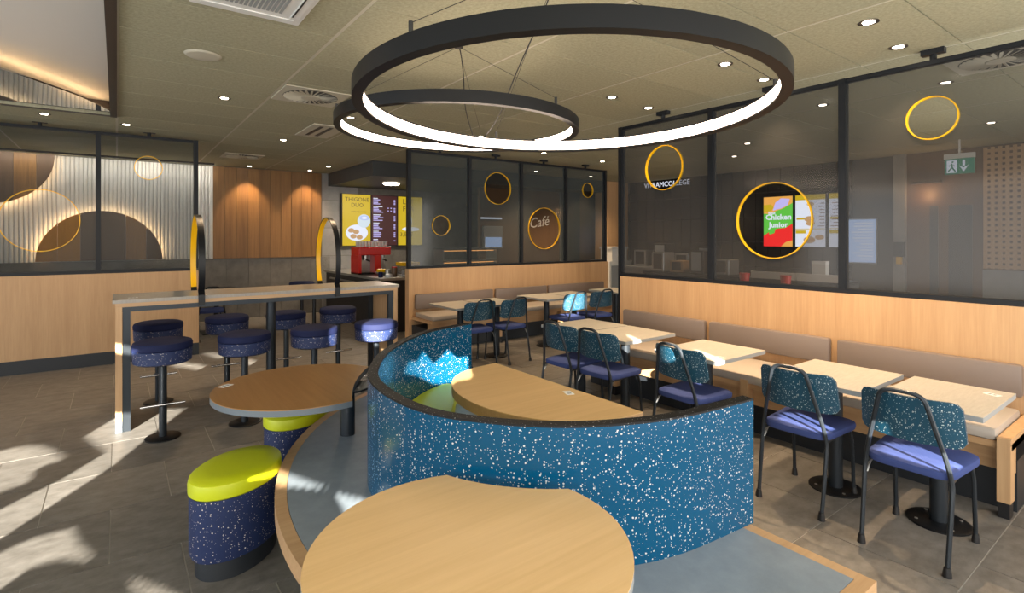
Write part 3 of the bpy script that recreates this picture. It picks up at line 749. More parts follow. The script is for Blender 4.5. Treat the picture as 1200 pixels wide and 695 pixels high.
# backrest: curved rounded panel
bm = B(); prof = rounded([(-.225, .60), (.225, .60), (.215, .80), (-.215, .80)], .05, 5)
def bp(y, z, d): return (-.172-.17*(z-.55)+1.5*y*y+d, y, z)
nu, nv = 20, 8
grid = {}
def half(zz):   # half width at height zz with rounded corners
    w_ = .225-.01*(zz-.6)/.2; r_ = .042
    for zc_, sgn_ in ((.575, 1), (.805, -1)):
        d_ = (zz-zc_)*sgn_
        if d_ < r_: w_ -= r_-math.sqrt(max(r_*r_-(r_-d_)**2, 0))
    return w_
zs = [.575+.23*(.5-.5*math.cos(PI*j/nv)) for j in range(nv+1)]
for side, d in ((0, 0.0), (1, .016)):
    for j, zz in enumerate(zs):
        for i in range(nu+1):
            y = half(zz)*(2*i/nu-1); grid[side, j, i] = bm.verts.new(bp(y, zz, d))
for j in range(nv):
    for i in range(nu):
        bm.faces.new((grid[0, j, i], grid[0, j, i+1], grid[0, j+1, i+1], grid[0, j+1, i])); bm.faces.new((grid[1, j, i], grid[1, j+1, i], grid[1, j+1, i+1], grid[1, j, i+1]))
    for i in (0, nu): bm.faces.new((grid[0, j, i], grid[1, j, i], grid[1, j+1, i], grid[0, j+1, i]))
for i in range(nu):
    for j in (0, nv): bm.faces.new((grid[0, j, i], grid[0, j, i+1], grid[1, j, i+1], grid[1, j, i]))
bmesh.ops.recalc_face_normals(bm, faces=bm.faces)
mk('backrest', bm, M['chairblue'], ch0, False, True, label='blue speckled curved backrest')
C1, C2 = 'dining chairs facing the right-hand bench', 'dining chairs facing the rear bench'
chairs = [((3.375, .972), 0, C1, 'blue-backed chair with violet seat nearest the camera at bottom right'),
          ((3.43, 1.562), .03, C1, 'blue-backed chair with violet seat, second from the near end of the right row'),
          ((3.42, 2.38), -.05, C1, 'blue-backed chair with violet seat just beyond the end of the booth wall'),
          ((3.40, 3.20), .06, C1, 'blue-backed chair facing the nearer half of the far tan table pair'),
          ((3.40, 3.66), .02, C1, 'blue-backed chair facing the farther half of the far tan table pair'),
          ((3.62, 5.66), PI/2-.05, C2, 'dark-lit blue chair at the left end of the rear row'),
          ((4.10, 5.62), PI/2+.10, C2, 'dark-lit blue chair second in the rear row, turned slightly'),
          ((5.22, 5.66), PI/2+.03, C2, 'sunlit pale blue chair third in the rear row'),
          ((5.77, 5.66), PI/2-.06, C2, 'blue chair fourth in the rear row, nearest the gap by the right partition')]
for i, ((x, y), rz, g, lab) in enumerate(chairs):
    o = ch0 if i == 0 else copy_tree(ch0)
    o.location = (x, y, 0); o.rotation_euler.z = rz; o['label'] = lab; o['group'] = g

# ------------------------------------------------------------------ pendant rings
def pendant(label, c, r, h, tilt, anchor, angs, dark_w=.05):
    R = root('ring_pendant', label, 'pendant lamp', c)
    N = 96; tx, ty = tilt
    def P(a, rr, dz): 
        x, y = rr*math.cos(a), rr*math.sin(a); return (x, y, dz+tx*x+ty*y)
    def sweep(prof, name, mat, lab=None):
        bm = B(); rings = [[bm.verts.new(P(2*PI*i/N, rr, dz)) for rr, dz in prof] for i in range(N)]
        for i in range(N):
            a, b = rings[i], rings[(i+1) % N]
            for k in range(len(prof)): bm.faces.new((a[k], a[(k+1) % len(prof)], b[(k+1) % len(prof)], b[k]))
        bmesh.ops.recalc_face_normals(bm, faces=bm.faces); return mk(name, bm, mat, R, False, True, label=lab)
    w = dark_w
    sweep([(r, 0), (r, h), (r-w, h), (r-w, h-.008), (r-w+.012, h-.008), (r-w+.012, .008), (r-w, .008), (r-w, 0)], 'ring_body', M['ringp'])
    sweep([(r-w+.012, .008), (r-w+.012, h-.008), (r-w+.003, h-.008), (r-w+.003, .008)], 'light_strip', M['ringled'], 'glowing inner strip')
    A = Vector(anchor)-Vector(c)
    mk('ceiling_rose', cyl(B(), A.x, A.y, A.z-.02, A.z, .03, 16), M['wire'], R, False)
    for a in angs:
        q = Vector(P(a, r-w/2, h)); 
        s_ = mk('cable_stud', cyl(B(), q.x, q.y, q.z-.002, q.z+.05, .009, 8), M['wire'], R, False)
        mk('suspension_wire', tube(B(), [(q.x, q.y, q.z+.045), (A.x, A.y, A.z-.01)], .0016, 5), M['wire'], R, False)
    a = angs[0]+.09; q = Vector(P(a, r-w/2, h)); pts = []
    for k in range(13):
        t = k/12; v = q.lerp(A, t); v.z -= .10*math.sin(PI*t)*(1-t*.3); v.x += .012*math.sin(9*t); pts.append(tuple(v))
    mk('power_cable', tube(B(), pts, .004, 6), M['wire'], R, False)
pendant('large black ring pendant with glowing inside, hanging over the booth', (1.81, 2.0, 2.222), 1.027, .075, (-.017, -.025), (1.75, 1.95, HC), (math.radians(75), math.radians(195), math.radians(315)))
pendant('smaller black ring pendant with glowing inside, hanging behind the large ring', (2.0, 3.345, 2.362), .868, .072, (-.012, 0), (1.96, 3.28, HC), (math.radians(45), math.radians(165), math.radians(285)), .045)

# ------------------------------------------------------------------ ceiling fittings
def downlight(x, y, label, power=0, tgt=None, size=85):
    R = root('downlight', label, 'ceiling light', (x, y, HC), 0, 'round ceiling downlights')
    mk('trim_ring', lathe(B(), [(.040, -.001), (.058, -.004), (.058, .004), (.040, .004)], 28), M['bronze'], R, False, True)
    mk('lens', lathe(B(), [(.001, -.006), (.033, -.005), (.040, .003), (.001, .003)], 24), M['lens'], R, False)
    if power:
        d = bpy.data.lights.new('downlight_beam', 'SPOT'); d.energy = power; d.spot_size = math.radians(size); d.spot_blend = .7; d.shadow_soft_size = .018; d.color = (1, .70, .42)
        o = bpy.data.objects.new('downlight_beam', d); COL.objects.link(o); o.parent = R; o.location = (0, 0, -.02)
        if tgt: o.rotation_euler = (Vector(tgt)-Vector((x, y, HC))).to_track_quat('-Z', 'Y').to_euler()
where = [(3.846, 1.37, 'downlight above the nearest chairs, inner one of the first pair', 170), (4.52, 1.422, 'downlight close to the right glass screen, nearest the camera', 30), (3.864, 2.377, 'inner downlight of the second pair along the right bench', 150),
         (4.52, 2.413, 'downlight close to the right glass screen, second from the camera', 30), (3.891, 3.604, 'inner downlight of the third pair along the right bench', 130), (4.52, 3.668, 'downlight by the far end of the right glass screen', 25),
         (-.648, 7.85, 'downlight below the far edge of the mirror bay', 40), (.092, 7.996, 'downlight above the left oak half wall', 45), (.85, 5.9, 'downlight over the left part of the bar table', 60),
         (1.882, 7.941, 'downlight behind the bar table near the corridor', 45), (3.972, 6.074, 'downlight over the left end of the rear tables', 130), (2.153, 6.006, 'downlight seen through the small ring over the bar end', 60),
         (5.58, 6.65, 'downlight over the middle of the rear bench', 120), (7.04, 6.75, 'downlight over the right end of the rear bench', 50), (3.29, 10.4, 'downlight before the dark kitchen bulkhead', 40)]
for x, y, lab, p in where: downlight(x, y, lab, p)
downlight(2.05, 11.25, 'wall-washing downlight over the amber boards, left one', 60, (2.05, 11.58, 1.6), 75)
downlight(3.18, 11.25, 'wall-washing downlight over the amber boards, right one', 60, (3.2, 11.58, 1.6), 75)
for x, y, lab in ((5.9, 1.5, 'downlight behind the right glass screen, nearest one'), (5.87, 2.51, 'downlight behind the right glass screen, second one'), (8.4, 5.0, 'downlight behind the right glass screen, farthest one'), (8.4, 1.7, 'downlight before the lattice wall behind the right glass')):
    downlight(x, y, lab, 45)

def swirl(x, y, label, r=.25):
    R = root('air_diffuser', label, 'air vent', (x, y, HC), 0, 'round swirl air diffusers')
    mk('plate', bx(-.298, .298, -.298, .298, -.008, .001), M['rail'], R, False)
    bm = B(); prism(bm, disc_pts(0, 0, r), -.0095, -.008); mk('slot_backing', bm, M['black'], R, False)
    for k in range(28):
        a = 2*PI*k/28; bm = B(); box(bm, .09, r-.005, -.016, .012, -.0125, -.0095)
        bmesh.ops.rotate(bm, verts=bm.verts, matrix=Matrix.Rotation(.35, 3, 'X')@Matrix.Identity(3)); bmesh.ops.rotate(bm, verts=bm.verts, matrix=Matrix.Rotation(a, 3, 'Z'))
        mk('blade', bm, M['rail'], R, False)
    mk('hub', lathe(B(), [(.085, -.018), (.095, -.0095)], 24), M['rail'], R, False)
swirl(1.515, 5.33, 'round swirl diffuser in the ceiling left of the rings')
swirl(1.70, 9.95, 'round swirl diffuser in the ceiling far over the corridor')
swirl(5.45, 1.05, 'round swirl diffuser seen through the right glass screen')
ac = root('ceiling_cassette', 'square white air-conditioning cassette at the top edge of the view', 'air conditioner', (.63, 3.25, HC))
mk('frame', bx(.33, .93, 2.95, 3.55, HC-.022, HC-.001, bev=.006), M['white'], ac)
for x0, x1, y0, y1 in ((.38, .88, 3.46, 3.51), (.38, .88, 2.99, 3.04), (.36, .41, 3.06, 3.44), (.85, .90, 3.06, 3.44)):
    f = mk('louver', bx(x0, x1, y0, y1, HC-.03, HC-.0225, bev=.002), M['white'], ac)
mk('slot', bx(.855, .862, 3.1, 3.4, HC-.034, HC-.030), M['black'], ac)
bm = B()
for k in range(14): box(bm, .47+k*.024, .484+k*.024, 3.1, 3.4, HC-.026, HC-.022)
mk('grille_bars', bm, M['edge'], ac)
sp = root('ceiling_speaker', 'flush round cream loudspeaker in the ceiling at upper left', 'loudspeaker', (.52, 4.6, HC))
mk('grille', lathe(B(), [(.10, -.012), (.115, -.010), (.125, -.001)], 36), M['rail'], sp, False, True)
sl = root('slot_vent', 'rectangular slot air vent in the ceiling behind the small ring', 'air vent', (2.1, 6.95, HC))
mk('frame', bx(1.90, 2.32, 6.55, 7.40, HC-.012, HC-.001), M['rail'], sl)
for k in range(2): mk('slot', bx(2.0+k*.12, 2.05+k*.12, 6.65, 7.3, HC-.014, HC-.012), M['black'], sl)

# ------------------------------------------------------------------ kitchen corner behind the bar and rear screen
bulk = mk('ceiling_bulkhead', bx(3.66, 12.5, 9.1, YB, 2.70, HC-.002), M['bulk'], kind='structure'); bulk.name = 'trim_1'
for i_, (x, y, lab) in enumerate(((7.0, 8.6, 'added fill downlight over the gear behind the rear glass, left one'), (8.6, 8.6, 'added fill downlight over the brown wall behind the rear glass, right one'), (7.4, 4.2, 'added fill downlight over the order counter behind the right glass'))): downlight(x, y, lab, 130, None, 120)  # lamps added to brighten the rooms behind the glass
kl = root('kitchen_ceiling_light', 'bright round ceiling light under the dark kitchen bulkhead', 'ceiling light', (4.5, 10.2, 2.7))
mk('diffuser', lathe(B(), [(.001, -.03), (.15, -.03), (.17, 0), (.001, 0)], 32), M['lens'], kl, False)
d = bpy.data.lights.new('kitchen_lamp', 'AREA'); d.energy = 35; d.size = .3; d.color = (1, .85, .68); o = bpy.data.objects.new('kitchen_lamp', d); COL.objects.link(o); o.parent = kl; o.location = (0, 0, -.06)
scr = {k: glow('screen_'+k, c, s) for k, (c, s) in dict(yellow=((.80, .56, .015), .6), brown=((.05, .012, .012), .8), white=((.82, .86, 1), .75), lav=((.5, .45, .85), .9), blue=((.45, .55, .85), .8), cookie=((.70, .42, .20), .6),
       dark=((.10, .07, .02), .3), red=((.8, .02, .02), .9), green=((.12, .55, .06), .8), orange=((.85, .40, .08), .8), poster=((.42, .56, .85), .9), gr=((.02, .28, .17), .6), cup=((.62, .72, .80), .8), choc=((.3, .13, .06), .7)).items()}
def blob(parent, name, mat, u, z, ru, rz, pos, plane='y', n=24, out=.002):
    bm = B(); prism(bm, disc_pts(0, 0, ru, rz, n), -.001, .001)
    for v in bm.verts:
        a, b, c = v.co
        v.co = (u+a, pos-out+c, z+b) if plane == 'y' else (pos-out+c, u+a, z+b)
    bmesh.ops.recalc_face_normals(bm, faces=bm.faces); return mk(name, bm, mat, parent)
RY = (PI/2, 0, 0)
def menu(label, x0, x1, face):
    R = root('menu_screen', label, 'screen', ((x0+x1)/2, YB-.10, 1.98), 0, 'menu screens above the coffee counter')
    mk('housing', bx(x0, x1, YB-.10, YB-.012, 1.40, 2.56), M['black'], R)
    mk('display', bx(x0+.012, x1-.012, YB-.104, YB-.10, 1.415, 2.545), scr[face], R); return R
yf = YB-.104
m1 = menu('yellow menu screen with a cup and cookies, left of three', 3.93, 4.585, 'yellow')
text('lettering', 'THIGONE\nDUO', .125, scr['dark'], m1, (4.27, yf-.002, 2.37), RY, extrude=.0008)
text('lettering', 'COFFEE AND COOKIE', .034, scr['dark'], m1, (4.3, yf-.002, 2.16), RY, extrude=.0008)
blob(m1, 'plate_picture', scr['white'], 4.26, 1.70, .25, .18, yf); blob(m1, 'cup_picture', scr['cup'], 4.42, 1.96, .15, .15, yf, out=.004); blob(m1, 'coffee_picture', scr['blue'], 4.43, 2.03, .12, .055, yf, out=.006); blob(m1, 'foam_picture', scr['white'], 4.43, 2.03, .06, .03, yf, out=.008)
for u, z_ in ((4.13, 1.75), (4.24, 1.72), (4.18, 1.62), (4.32, 1.60)): blob(m1, 'cookie_picture', scr['cookie'], u, z_, .07, .05, yf, out=.006)
m2 = menu('dark brown menu screen with lilac price lines, middle of three', 4.59, 5.225, 'brown')
bm = B(); bmo = B(); z_ = 2.47; k = 0
while z_ > 1.48:
    if k % 6 != 5:
        w_ = random.uniform(.10, .24); tgt_bm = bmo if k % 6 == 0 else bm
        box(tgt_bm, 4.64, 4.64+w_, yf-.002, yf-.0005, z_, z_+.017)
        if k % 6: box(bm, 5.13, 5.17, yf-.002, yf-.0005, z_, z_+.017)
        if k in (7, 9): box(bm, 4.98, 5.01, yf-.002, yf-.0005, z_, z_+.02); box(bm, 5.05, 5.08, yf-.002, yf-.0005, z_, z_+.02)
    z_ -= .031; k += 1
mk('price_lines', bm, scr['lav'], m2, kind='stuff'); mk('heading_lines', bmo, scr['white'], m2, kind='stuff')
m3 = menu('yellow menu screen with a drink and price, right of three', 5.23, 5.87, 'yellow')
text('lettering', 'LAT\nFRA', .17, scr['dark'], m3, (5.50, yf-.002, 2.34), RY, extrude=.0008)
text('lettering', '3,50 €', .13, scr['dark'], m3, (5.46, yf-.002, 1.66), RY, extrude=.0008)
blob(m3, 'saucer_picture', scr['white'], 5.56, 1.79, .22, .05, yf); blob(m3, 'glass_picture', scr['cup'], 5.52, 1.98, .07, .17, yf, out=.004); blob(m3, 'drink_picture', scr['choc'], 5.52, 1.94, .055, .12, yf, out=.006)

kc = root('coffee_counter', 'black coffee counter with pale worktop edge behind the bar table', 'counter', (4.2, 9.2, 0))
mk('cabinet', bx(3.50, 4.10, 8.35, 11.2, 0, .88), M['black'], kc); mk('cabinet', bx(4.10, 7.3, 8.35, 9.0, 0, .88), M['black'], kc)
mk('worktop', bx(3.46, 4.12, 8.30, 11.25, .88, .92), M['steel'], kc); mk('worktop', bx(4.12, 7.35, 8.30, 9.05, .88, .92), M['steel'], kc)
mk('front_rail', bx(3.47, 3.50, 8.5, 10.9, .76, .79), M['steel'], kc)
cm = root('coffee_machine', 'red espresso machine with glasses stacked on top', 'coffee machine', (3.5, 9.05, .92))
mk('body', bx(3.13, 3.80, 9.0, 9.35, 1.30, 1.42, bev=.012), M['red'], cm) if False else None
CX0, CX1, CYY = 3.50, 4.12, 9.35
mk('head', bx(CX0, CX1, CYY, CYY+.40, 1.27, 1.42, bev=.015), M['red'], cm)
mk('side_panel', bx(CX0, CX0+.05, CYY, CYY+.40, .93, 1.27), M['red'], cm); mk('side_panel', bx(CX0+.30, CX0+.42, CYY-.01, CYY+.40, .93, 1.27), M['red'], cm)
mk('back_plate', bx(CX0+.05, CX1-.03, CYY+.22, CYY+.38, .93, 1.27), M['steel'], cm)
mk('drip_tray', bx(CX0, CX1, CYY, CYY+.40, .921, .95), M['black'], cm)
for k in (0, 1): 
    g_ = mk('brew_group', cyl(B(), CX0+.17+k*.33, CYY+.12, 1.18, 1.27, .04, 14), M['steel'], cm)
    mk('portafilter_handle', tube(B(), [(CX0+.17+k*.33, CYY+.1, 1.19), (CX0+.17+k*.33, CYY-.08, 1.17)], .014, 8), M['black'], g_)
gl0 = None
for i in range(9):
    for j in range(2):
        x, y = CX0+.05+i*.064, CYY+.10+j*.12
        if gl0 is None:
            gl0 = mk('drinking_glass', lathe(B(), [(.022, 0), (.028, .10)], 12), M['paper'], None, smooth=True); o = gl0
        else: o = gl0.copy(); COL.objects.link(o)
        o.location = (x, y, 1.4205); tag(o, ('small pale cup in the front row on top of the red espresso machine', 'small pale cup in the back row on top of the red espresso machine')[j], 'cup', 'cups on the espresso machine')
def jar(name, label, cat, x, y, r, h, mat, lidmat=None, z=.921):
    R = root(name, label, cat, (x, y, z)); mk('body', lathe(B(), [(r*.95, 0), (r, .01), (r, h*.9), (r*.85, h)], 18), mat, R, False, True)
    if lidmat: mk('lid', lathe(B(), [(r*.9, h), (r*.9, h+.02)], 18), lidmat, R, False)
jar('coffee_jar', 'dark jar with a red lid on the counter right of the espresso machine', 'jar', 3.86, 8.62, .05, .15, M['choc'] if 'choc' in M else M['brown'], M['red'])
jar('milk_jug', 'small steel jug on the counter before the espresso machine', 'jug', 3.78, 8.72, .045, .12, M['steel'])
jar('napkin_tub', 'small white tub on the front edge of the coffee counter', 'tub', 3.68, 8.45, .06, .06, M['white'])
jar('sugar_pot', 'navy pot on the front edge of the coffee counter', 'pot', 3.58, 8.55, .04, .09, M['navy'])
fb = root('fruit_bowl', 'yellow fruit heaped in a bowl on the coffee counter', 'bowl', (3.78, 8.98, .921))
mk('bowl', lathe(B(), [(.05, 0), (.12, .05), (.125, .06)], 20), M['steel'], fb, False, True)
for k in range(5): mk('fruit', lathe(B(), [(.001, .05), (.03, .06), (.04, .085), (.03, .11), (.001, .12)], 10, (.055*math.cos(k*1.26), .055*math.sin(k*1.26))), M['yellow'], fb, False, True)
pb = root('pastry_case', 'small glass pastry case with yellow card on the coffee counter', 'display case', (4.12, 8.66, .921))
mk('case_base', bx(3.98, 4.28, 8.55, 8.8, .921, .94), M['white'], pb); mk('glass_case', bx(3.99, 4.27, 8.56, 8.79, .94, 1.10), M['glassy'], pb); mk('card_top', bx(3.97, 4.30, 8.53, 8.81, 1.10, 1.16), M['yellow'], pb)
for k in range(4): mk('cup_row', cyl(B(), 4.02+k*.07, 8.6, .94, 1.02, .028, 12), M['paper'], pb)

# heated display and gear behind the rear glass
hd = root('heated_display', 'orange-lit heated display shelf behind the rear glass', 'display case', (5.3, 8.68, .921))
warm = glow('heat_lamp', (1, .42, .12), 2.2)
for z0 in (.93, 1.15, 1.37):
    mk('shelf', bx(4.75, 5.95, 8.5, 8.85, z0, z0+.02), M['steel'], hd)
for z0 in (1.12, 1.34): mk('heat_lamp', bx(4.8, 5.9, 8.55, 8.58, z0, z0+.012), warm, hd)
for x in (4.75, 5.93): mk('upright', bx(x, x+.02, 8.5, 8.85, .921, 1.39), M['steel'], hd)
for k in range(5):
    bmx = bx(4.85+k*.21, 4.99+k*.21, 8.6, 8.8, .952, 1.02, bev=.01); o = mk('food_box', bmx, M['card']); o.name = 'food_box'
    tag(o, 'brown food box on the lowest heated shelf behind the rear glass', 'box', 'food boxes on the heated shelf')
km = root('order_monitor', 'grey kitchen order monitor on the wall behind the rear glass', 'monitor', (6.6, 9.7, 1.6)); 
wcf = mk('wall_cafe', bx(6.4, 12.6, 9.8, 9.9, 0, HC-.02), M['brown'], kind='structure'); wcf.name = 'wall_kitchen'
mk('housing', bx(6.45, 6.95, 9.72, 9.8, 1.35, 1.85), M['steel'], km); mk('display', bx(6.48, 6.92, 9.715, 9.72, 1.38, 1.6), scr['poster'], km)
tl = root('tube_light', 'white tube light on the kitchen wall behind the rear glass', 'light', (6.65, 9.78, 2.0)); mk('tube', tube(B(), [(6.4, 9.76, 2.02), (6.95, 9.76, 2.02)], .02, 8), scr['white'], tl)
mk('holder', bx(6.4, 6.95, 9.77, 9.80, 2.0, 2.04), M['white'], tl)
cs = text('cafe_sign', 'Café', .33, M['white'], None, (8.06, 9.79, 1.95), (PI/2, math.radians(-8), 0), shear=.3, extrude=.004); tag(cs, 'white slanted lettering Café on the brown wall behind the rear glass', 'sign')
mk('wall_seam', bx(8.72, 8.745, 9.785, 9.80, 0, HC-.02), M['steel'], wcf); mk('wall_dark_panel', bx(8.745, 9.4, 9.788, 9.80, 0, HC-.02), M['bulk'], wcf)
wc2 = mk('oak_pillar', bx(9.55, 10.3, 9.0, 9.4, 0, HC-.01), M['oak_z'], kind='structure'); wc2.name = 'trim_2'
ws = root('waste_station', 'pale waste station seen in the gap right of the rear screen', 'bin', (9.35, 8.6, 0))
mk('cabinet', bx(9.0, 9.75, 8.4, 8.8, 0, 1.05), M['white'], ws); mk('bin_front', bx(9.05, 9.70, 8.385, 8.4, .1, .95), M['edge'], ws)
wt = root('tray_box', 'white box standing on the pale waste station', 'box', (9.33, 8.6, 1.05)); mk('body', bx(9.1, 9.6, 8.42, 8.78, 1.052, 1.33), M['white'], wt); mk('lid', bx(9.08, 9.62, 8.40, 8.80, 1.33, 1.38), M['paper'], wt)

# ------------------------------------------------------------------ seats beyond the bar
fs = root('far_bar_stool', 'dark navy bar stool by the black coffee counter, beyond the bar table', 'bar stool', (2.74, 9.44, 0))
mk('base_plate', lathe(B(), [(.14, 0), (.13, .012)], 24), M['black'], fs, False); mk('post', cyl(B(), 0, 0, .012, .66, .03, 14), M['black'], fs, False)
mk('seat', lathe(B(), [(.21, .66), (.22, .68), (.22, .76), (.20, .78)], 28), M['navy'], fs, False, True)
f2 = copy_tree(fs); f2.location = (2.74, 10.2, 0); f2['label'] = 'dark navy bar stool second along the black counter, farther back'
dk = root('dark_table', 'black square table in the corridor behind the left oak half wall', 'table', (1.35, 10.2, 0))
mk('table_top', bx(1.05, 1.65, 9.9, 10.5, .70, .73), M['black'], dk); mk('post', cyl(B(), 1.35, 10.2, .012, .70, .04, 14), M['black'], dk); mk('base_plate', bx(1.12, 1.58, 9.97, 10.43, 0, .012), M['black'], dk)
o = copy_tree(ch0); o.location = (1.18, 9.55, 0); o.rotation_euler.z = PI/2; o['label'] = 'chair in the dark corridor behind the left oak half wall'; o['group'] = 'chairs in the corridor'

# ------------------------------------------------------------------ order area behind the right glass screen
wk = mk('wall_order', bx(XK, XK+.1, YF, 9.75, 0, HC-.01), M['grout_d'], kind='structure')
bt = None
for r in range(6):
    for k in range(22):
        y0 = 9.6-.255*(k+1)
        if bt is None: bt = mk('black_tile', bx(-.012, 0, -.1235, .1235, -.2455, .2455), M['tile_b'], wk, world=False); t = bt
        else: t = inst(bt, 'black_tile', (0, 0, 0), wk)
        t.location = (XK, y0+.1275, .25+r*.5)
mk('dark_cladding', bx(XK-.012, XK, 3.33, 3.98, 0, HC-.01), M['bulk'], wk)
RX = (PI/2, 0, -PI/2)
FX = XK-.085                                       # face of the screens
s1 = root('promo_screen', 'bright promotional screen reading Chicken Junior behind the right glass', 'screen', (XK-.05, 5.28, 1.9))
mk('housing', bx(FX+.003, XK-.014, 4.985, 5.58, 1.405, 2.41), M['black'], s1); mk('display', bx(FX, FX+.003, 5.0, 5.565, 1.42, 2.395), scr['green'], s1)
def quad(parent, name, mat, pts, out):
    bm = B(); prism(bm, pts, -.001, .001)
    for v in bm.verts: a, b, c_ = v.co; v.co = (FX-out+c_, a, b)
    bmesh.ops.recalc_face_normals(bm, faces=bm.faces); mk(name, bm, mat, parent)
quad(s1, 'bun_picture', scr['orange'], [(5.565, 2.07), (5.43, 2.06), (5.31, 2.12), (5.18, 2.16), (5.0, 2.26), (5.0, 2.395), (5.565, 2.395)], .002)
quad(s1, 'bun_picture', scr['yellow'], [(5.565, 2.09), (5.45, 2.10), (5.36, 2.18), (5.42, 2.25), (5.565, 2.24)], .0035)
quad(s1, 'sauce_picture', scr['lav'], [(5.38, 2.125), (5.22, 2.16), (5.09, 2.22), (5.05, 2.34), (5.22, 2.36), (5.33, 2.28)], .004)
quad(s1, 'tomato_picture', scr['red'], [(5.565, 1.42), (5.0, 1.42), (5.0, 1.86), (5.14, 1.78), (5.28, 1.77), (5.41, 1.73), (5.565, 1.63)], .002)
quad(s1, 'leaf_picture', scr['green'], [(5.46, 1.73), (5.33, 1.76), (5.35, 1.68), (5.45, 1.65)], .004)
quad(s1, 'crust_picture', scr['orange'], [(5.22, 1.42), (5.0, 1.42), (5.0, 1.54), (5.12, 1.51)], .004)
text('lettering', 'Chicken\nJunior', .15, scr['white'], s1, (FX-.006, 5.27, 1.915), RX, extrude=.001, width=.50, bold=.004)
text('lettering', 'Best', .08, scr['white'], s1, (FX-.006, 5.40, 2.075), RX, extrude=.001, bold=.002)
for (ya, yb_, lab) in ((4.40, 4.955, 'white menu screen with yellow bands beside the Chicken Junior screen'), (4.17, 4.36, 'narrow white menu screen cut off by the glass post, right of the wide one')):
    s_ = root('menu_board', lab, 'screen', (XK-.05, (ya+yb_)/2, 1.9))
    mk('housing', bx(FX+.003, XK-.014, ya, yb_, 1.405, 2.41), M['black'], s_); mk('display', bx(FX, FX+.003, ya+.01, yb_-.01, 1.42, 2.395), scr['white'], s_)
    mk('yellow_band', bx(FX-.002, FX, ya+.01, yb_-.01, 2.30, 2.395), scr['yellow'], s_)
    mk('yellow_band', bx(FX-.002, FX, max(yb_-.20, ya+.02), yb_-.016, 1.67, 1.73), scr['yellow'], s_); mk('yellow_band', bx(FX-.002, FX, ya+.013, yb_-.013, 1.75, 1.762), scr['yellow'], s_)
    mk('yellow_band', bx(FX-.002, FX, max(yb_-.18, ya+.02), yb_-.03, 1.93, 1.97), scr['yellow'], s_)
    if yb_-ya > .3:
      for u, z_, rr in ((.27, 2.22, .066), (.29, 1.94, .092), (.27, 1.86, .08), (.29, 1.55, .105), (.11, 1.60, .08)): blob(s_, 'burger_picture', scr['cookie'], ya+u, z_, rr, rr*.6, FX, 'x')
    bm = B()
    for k in range(8): box(bm, FX-.003, FX-.001, ya+.02, ya+.03+random.uniform(.05, .12), 2.22-.06*k, 2.234-.06*k)
    mk('price_lines', bm, scr['choc'], s_, kind='stuff')
ts = text('wall_sign', 'VITRAMCOLLEGE', .17, scr['white'], None, (XK-.018, 7.98, 2.86), RX, extrude=.004, width=1.3); tag(ts, 'small white capital lettering on the black tiled wall behind the right glass', 'sign')
oc = root('order_counter', 'dark order counter with pale upper shelf behind the right glass', 'counter', (6.9, 3.9, 0))
mk('cabinet', bx(6.8, 7.3, 2.7, 5.6, 0, 1.02), M['bulk'], oc)
for a, b in ((2.72, 3.20), (3.22, 3.80)): mk('shelf_front', bx(6.78, 6.82, a, b, 1.06, 1.15), M['paper'], oc)
mk('worktop', bx(6.78, 7.32, 2.7, 5.62, 1.02, 1.06), M['dark'], oc)
bg_ = root('paper_bag', 'upright white paper bag on the order counter behind the right glass', 'bag', (6.95, 3.0, 1.06)); mk('bag', bx(6.9, 7.0, 2.92, 3.08, 1.061, 1.30), M['paper'], bg_); mk('fold', bx(6.898, 7.002, 2.918, 3.082, 1.27, 1.305), M['white'], bg_)
for y, lab in ((3.47, 'red cup holder behind the right glass, left one under the round window'), (2.98, 'red cup holder behind the right glass, right one')):
    R = root('cup_holder', lab, 'holder', (6.05, y, 0)); mk('pedestal', bx(5.98, 6.12, y-.07, y+.07, 0, 1.02), M['bulk'], R); mk('holder', lathe(B(), [(.045, 1.02), (.06, 1.17)], 14, (6.05, y)), M['red'], R)
for k, (y, h_, mt, lab) in enumerate(((5.4, .30, 'steel', 'steel dispenser on the order counter, farthest left'), (5.05, .18, 'card', 'brown carton on the order counter behind the glass'), (4.7, .34, 'black', 'black appliance on the order counter behind the glass'), (4.3, .22, 'steel', 'steel box on the order counter, right of the black appliance'))):
    R = root('counter_appliance', lab, 'appliance', (7.0, y, 1.06)); mk('body', bx(6.88, 7.15, y-.12, y+.12, 1.061, 1.061+h_, bev=.01), M[mt], R); mk('front_panel', bx(6.872, 6.88, y-.08, y+.08, 1.10, 1.04+h_), M['black' if mt != 'black' else 'edge'], R)
# work tables and gear further back, in front of the tiled wall
gb = root('back_counter', 'low steel back counter before the black tiled wall behind the right glass', 'counter', (9.6, 7.4, 0))
mk('cabinet', bx(9.4, 9.9, 5.9, 8.3, 0, .92), M['steel'], gb); mk('worktop', bx(9.37, 9.93, 5.88, 8.32, .92, .96), M['edge'], gb)
for y, h_, mt, lab in ((6.3, .45, 'black', 'black machine on the back counter, nearest the round window'), (6.85, .30, 'steel', 'steel machine on the back counter beside the black one'), (7.4, .5, 'black', 'tall black machine in the middle of the back counter'), (7.95, .35, 'steel', 'steel box at the left end of the back counter')):
    R = root('kitchen_machine', lab, 'appliance', (9.6, y, .96)); mk('body', bx(9.5, 9.8, y-.17, y+.17, .961, .961+h_, bev=.01), M[mt], R); mk('front_panel', bx(9.49, 9.5, y-.12, y+.12, 1.0, .93+h_), M['edge' if mt == 'black' else 'black'], R)
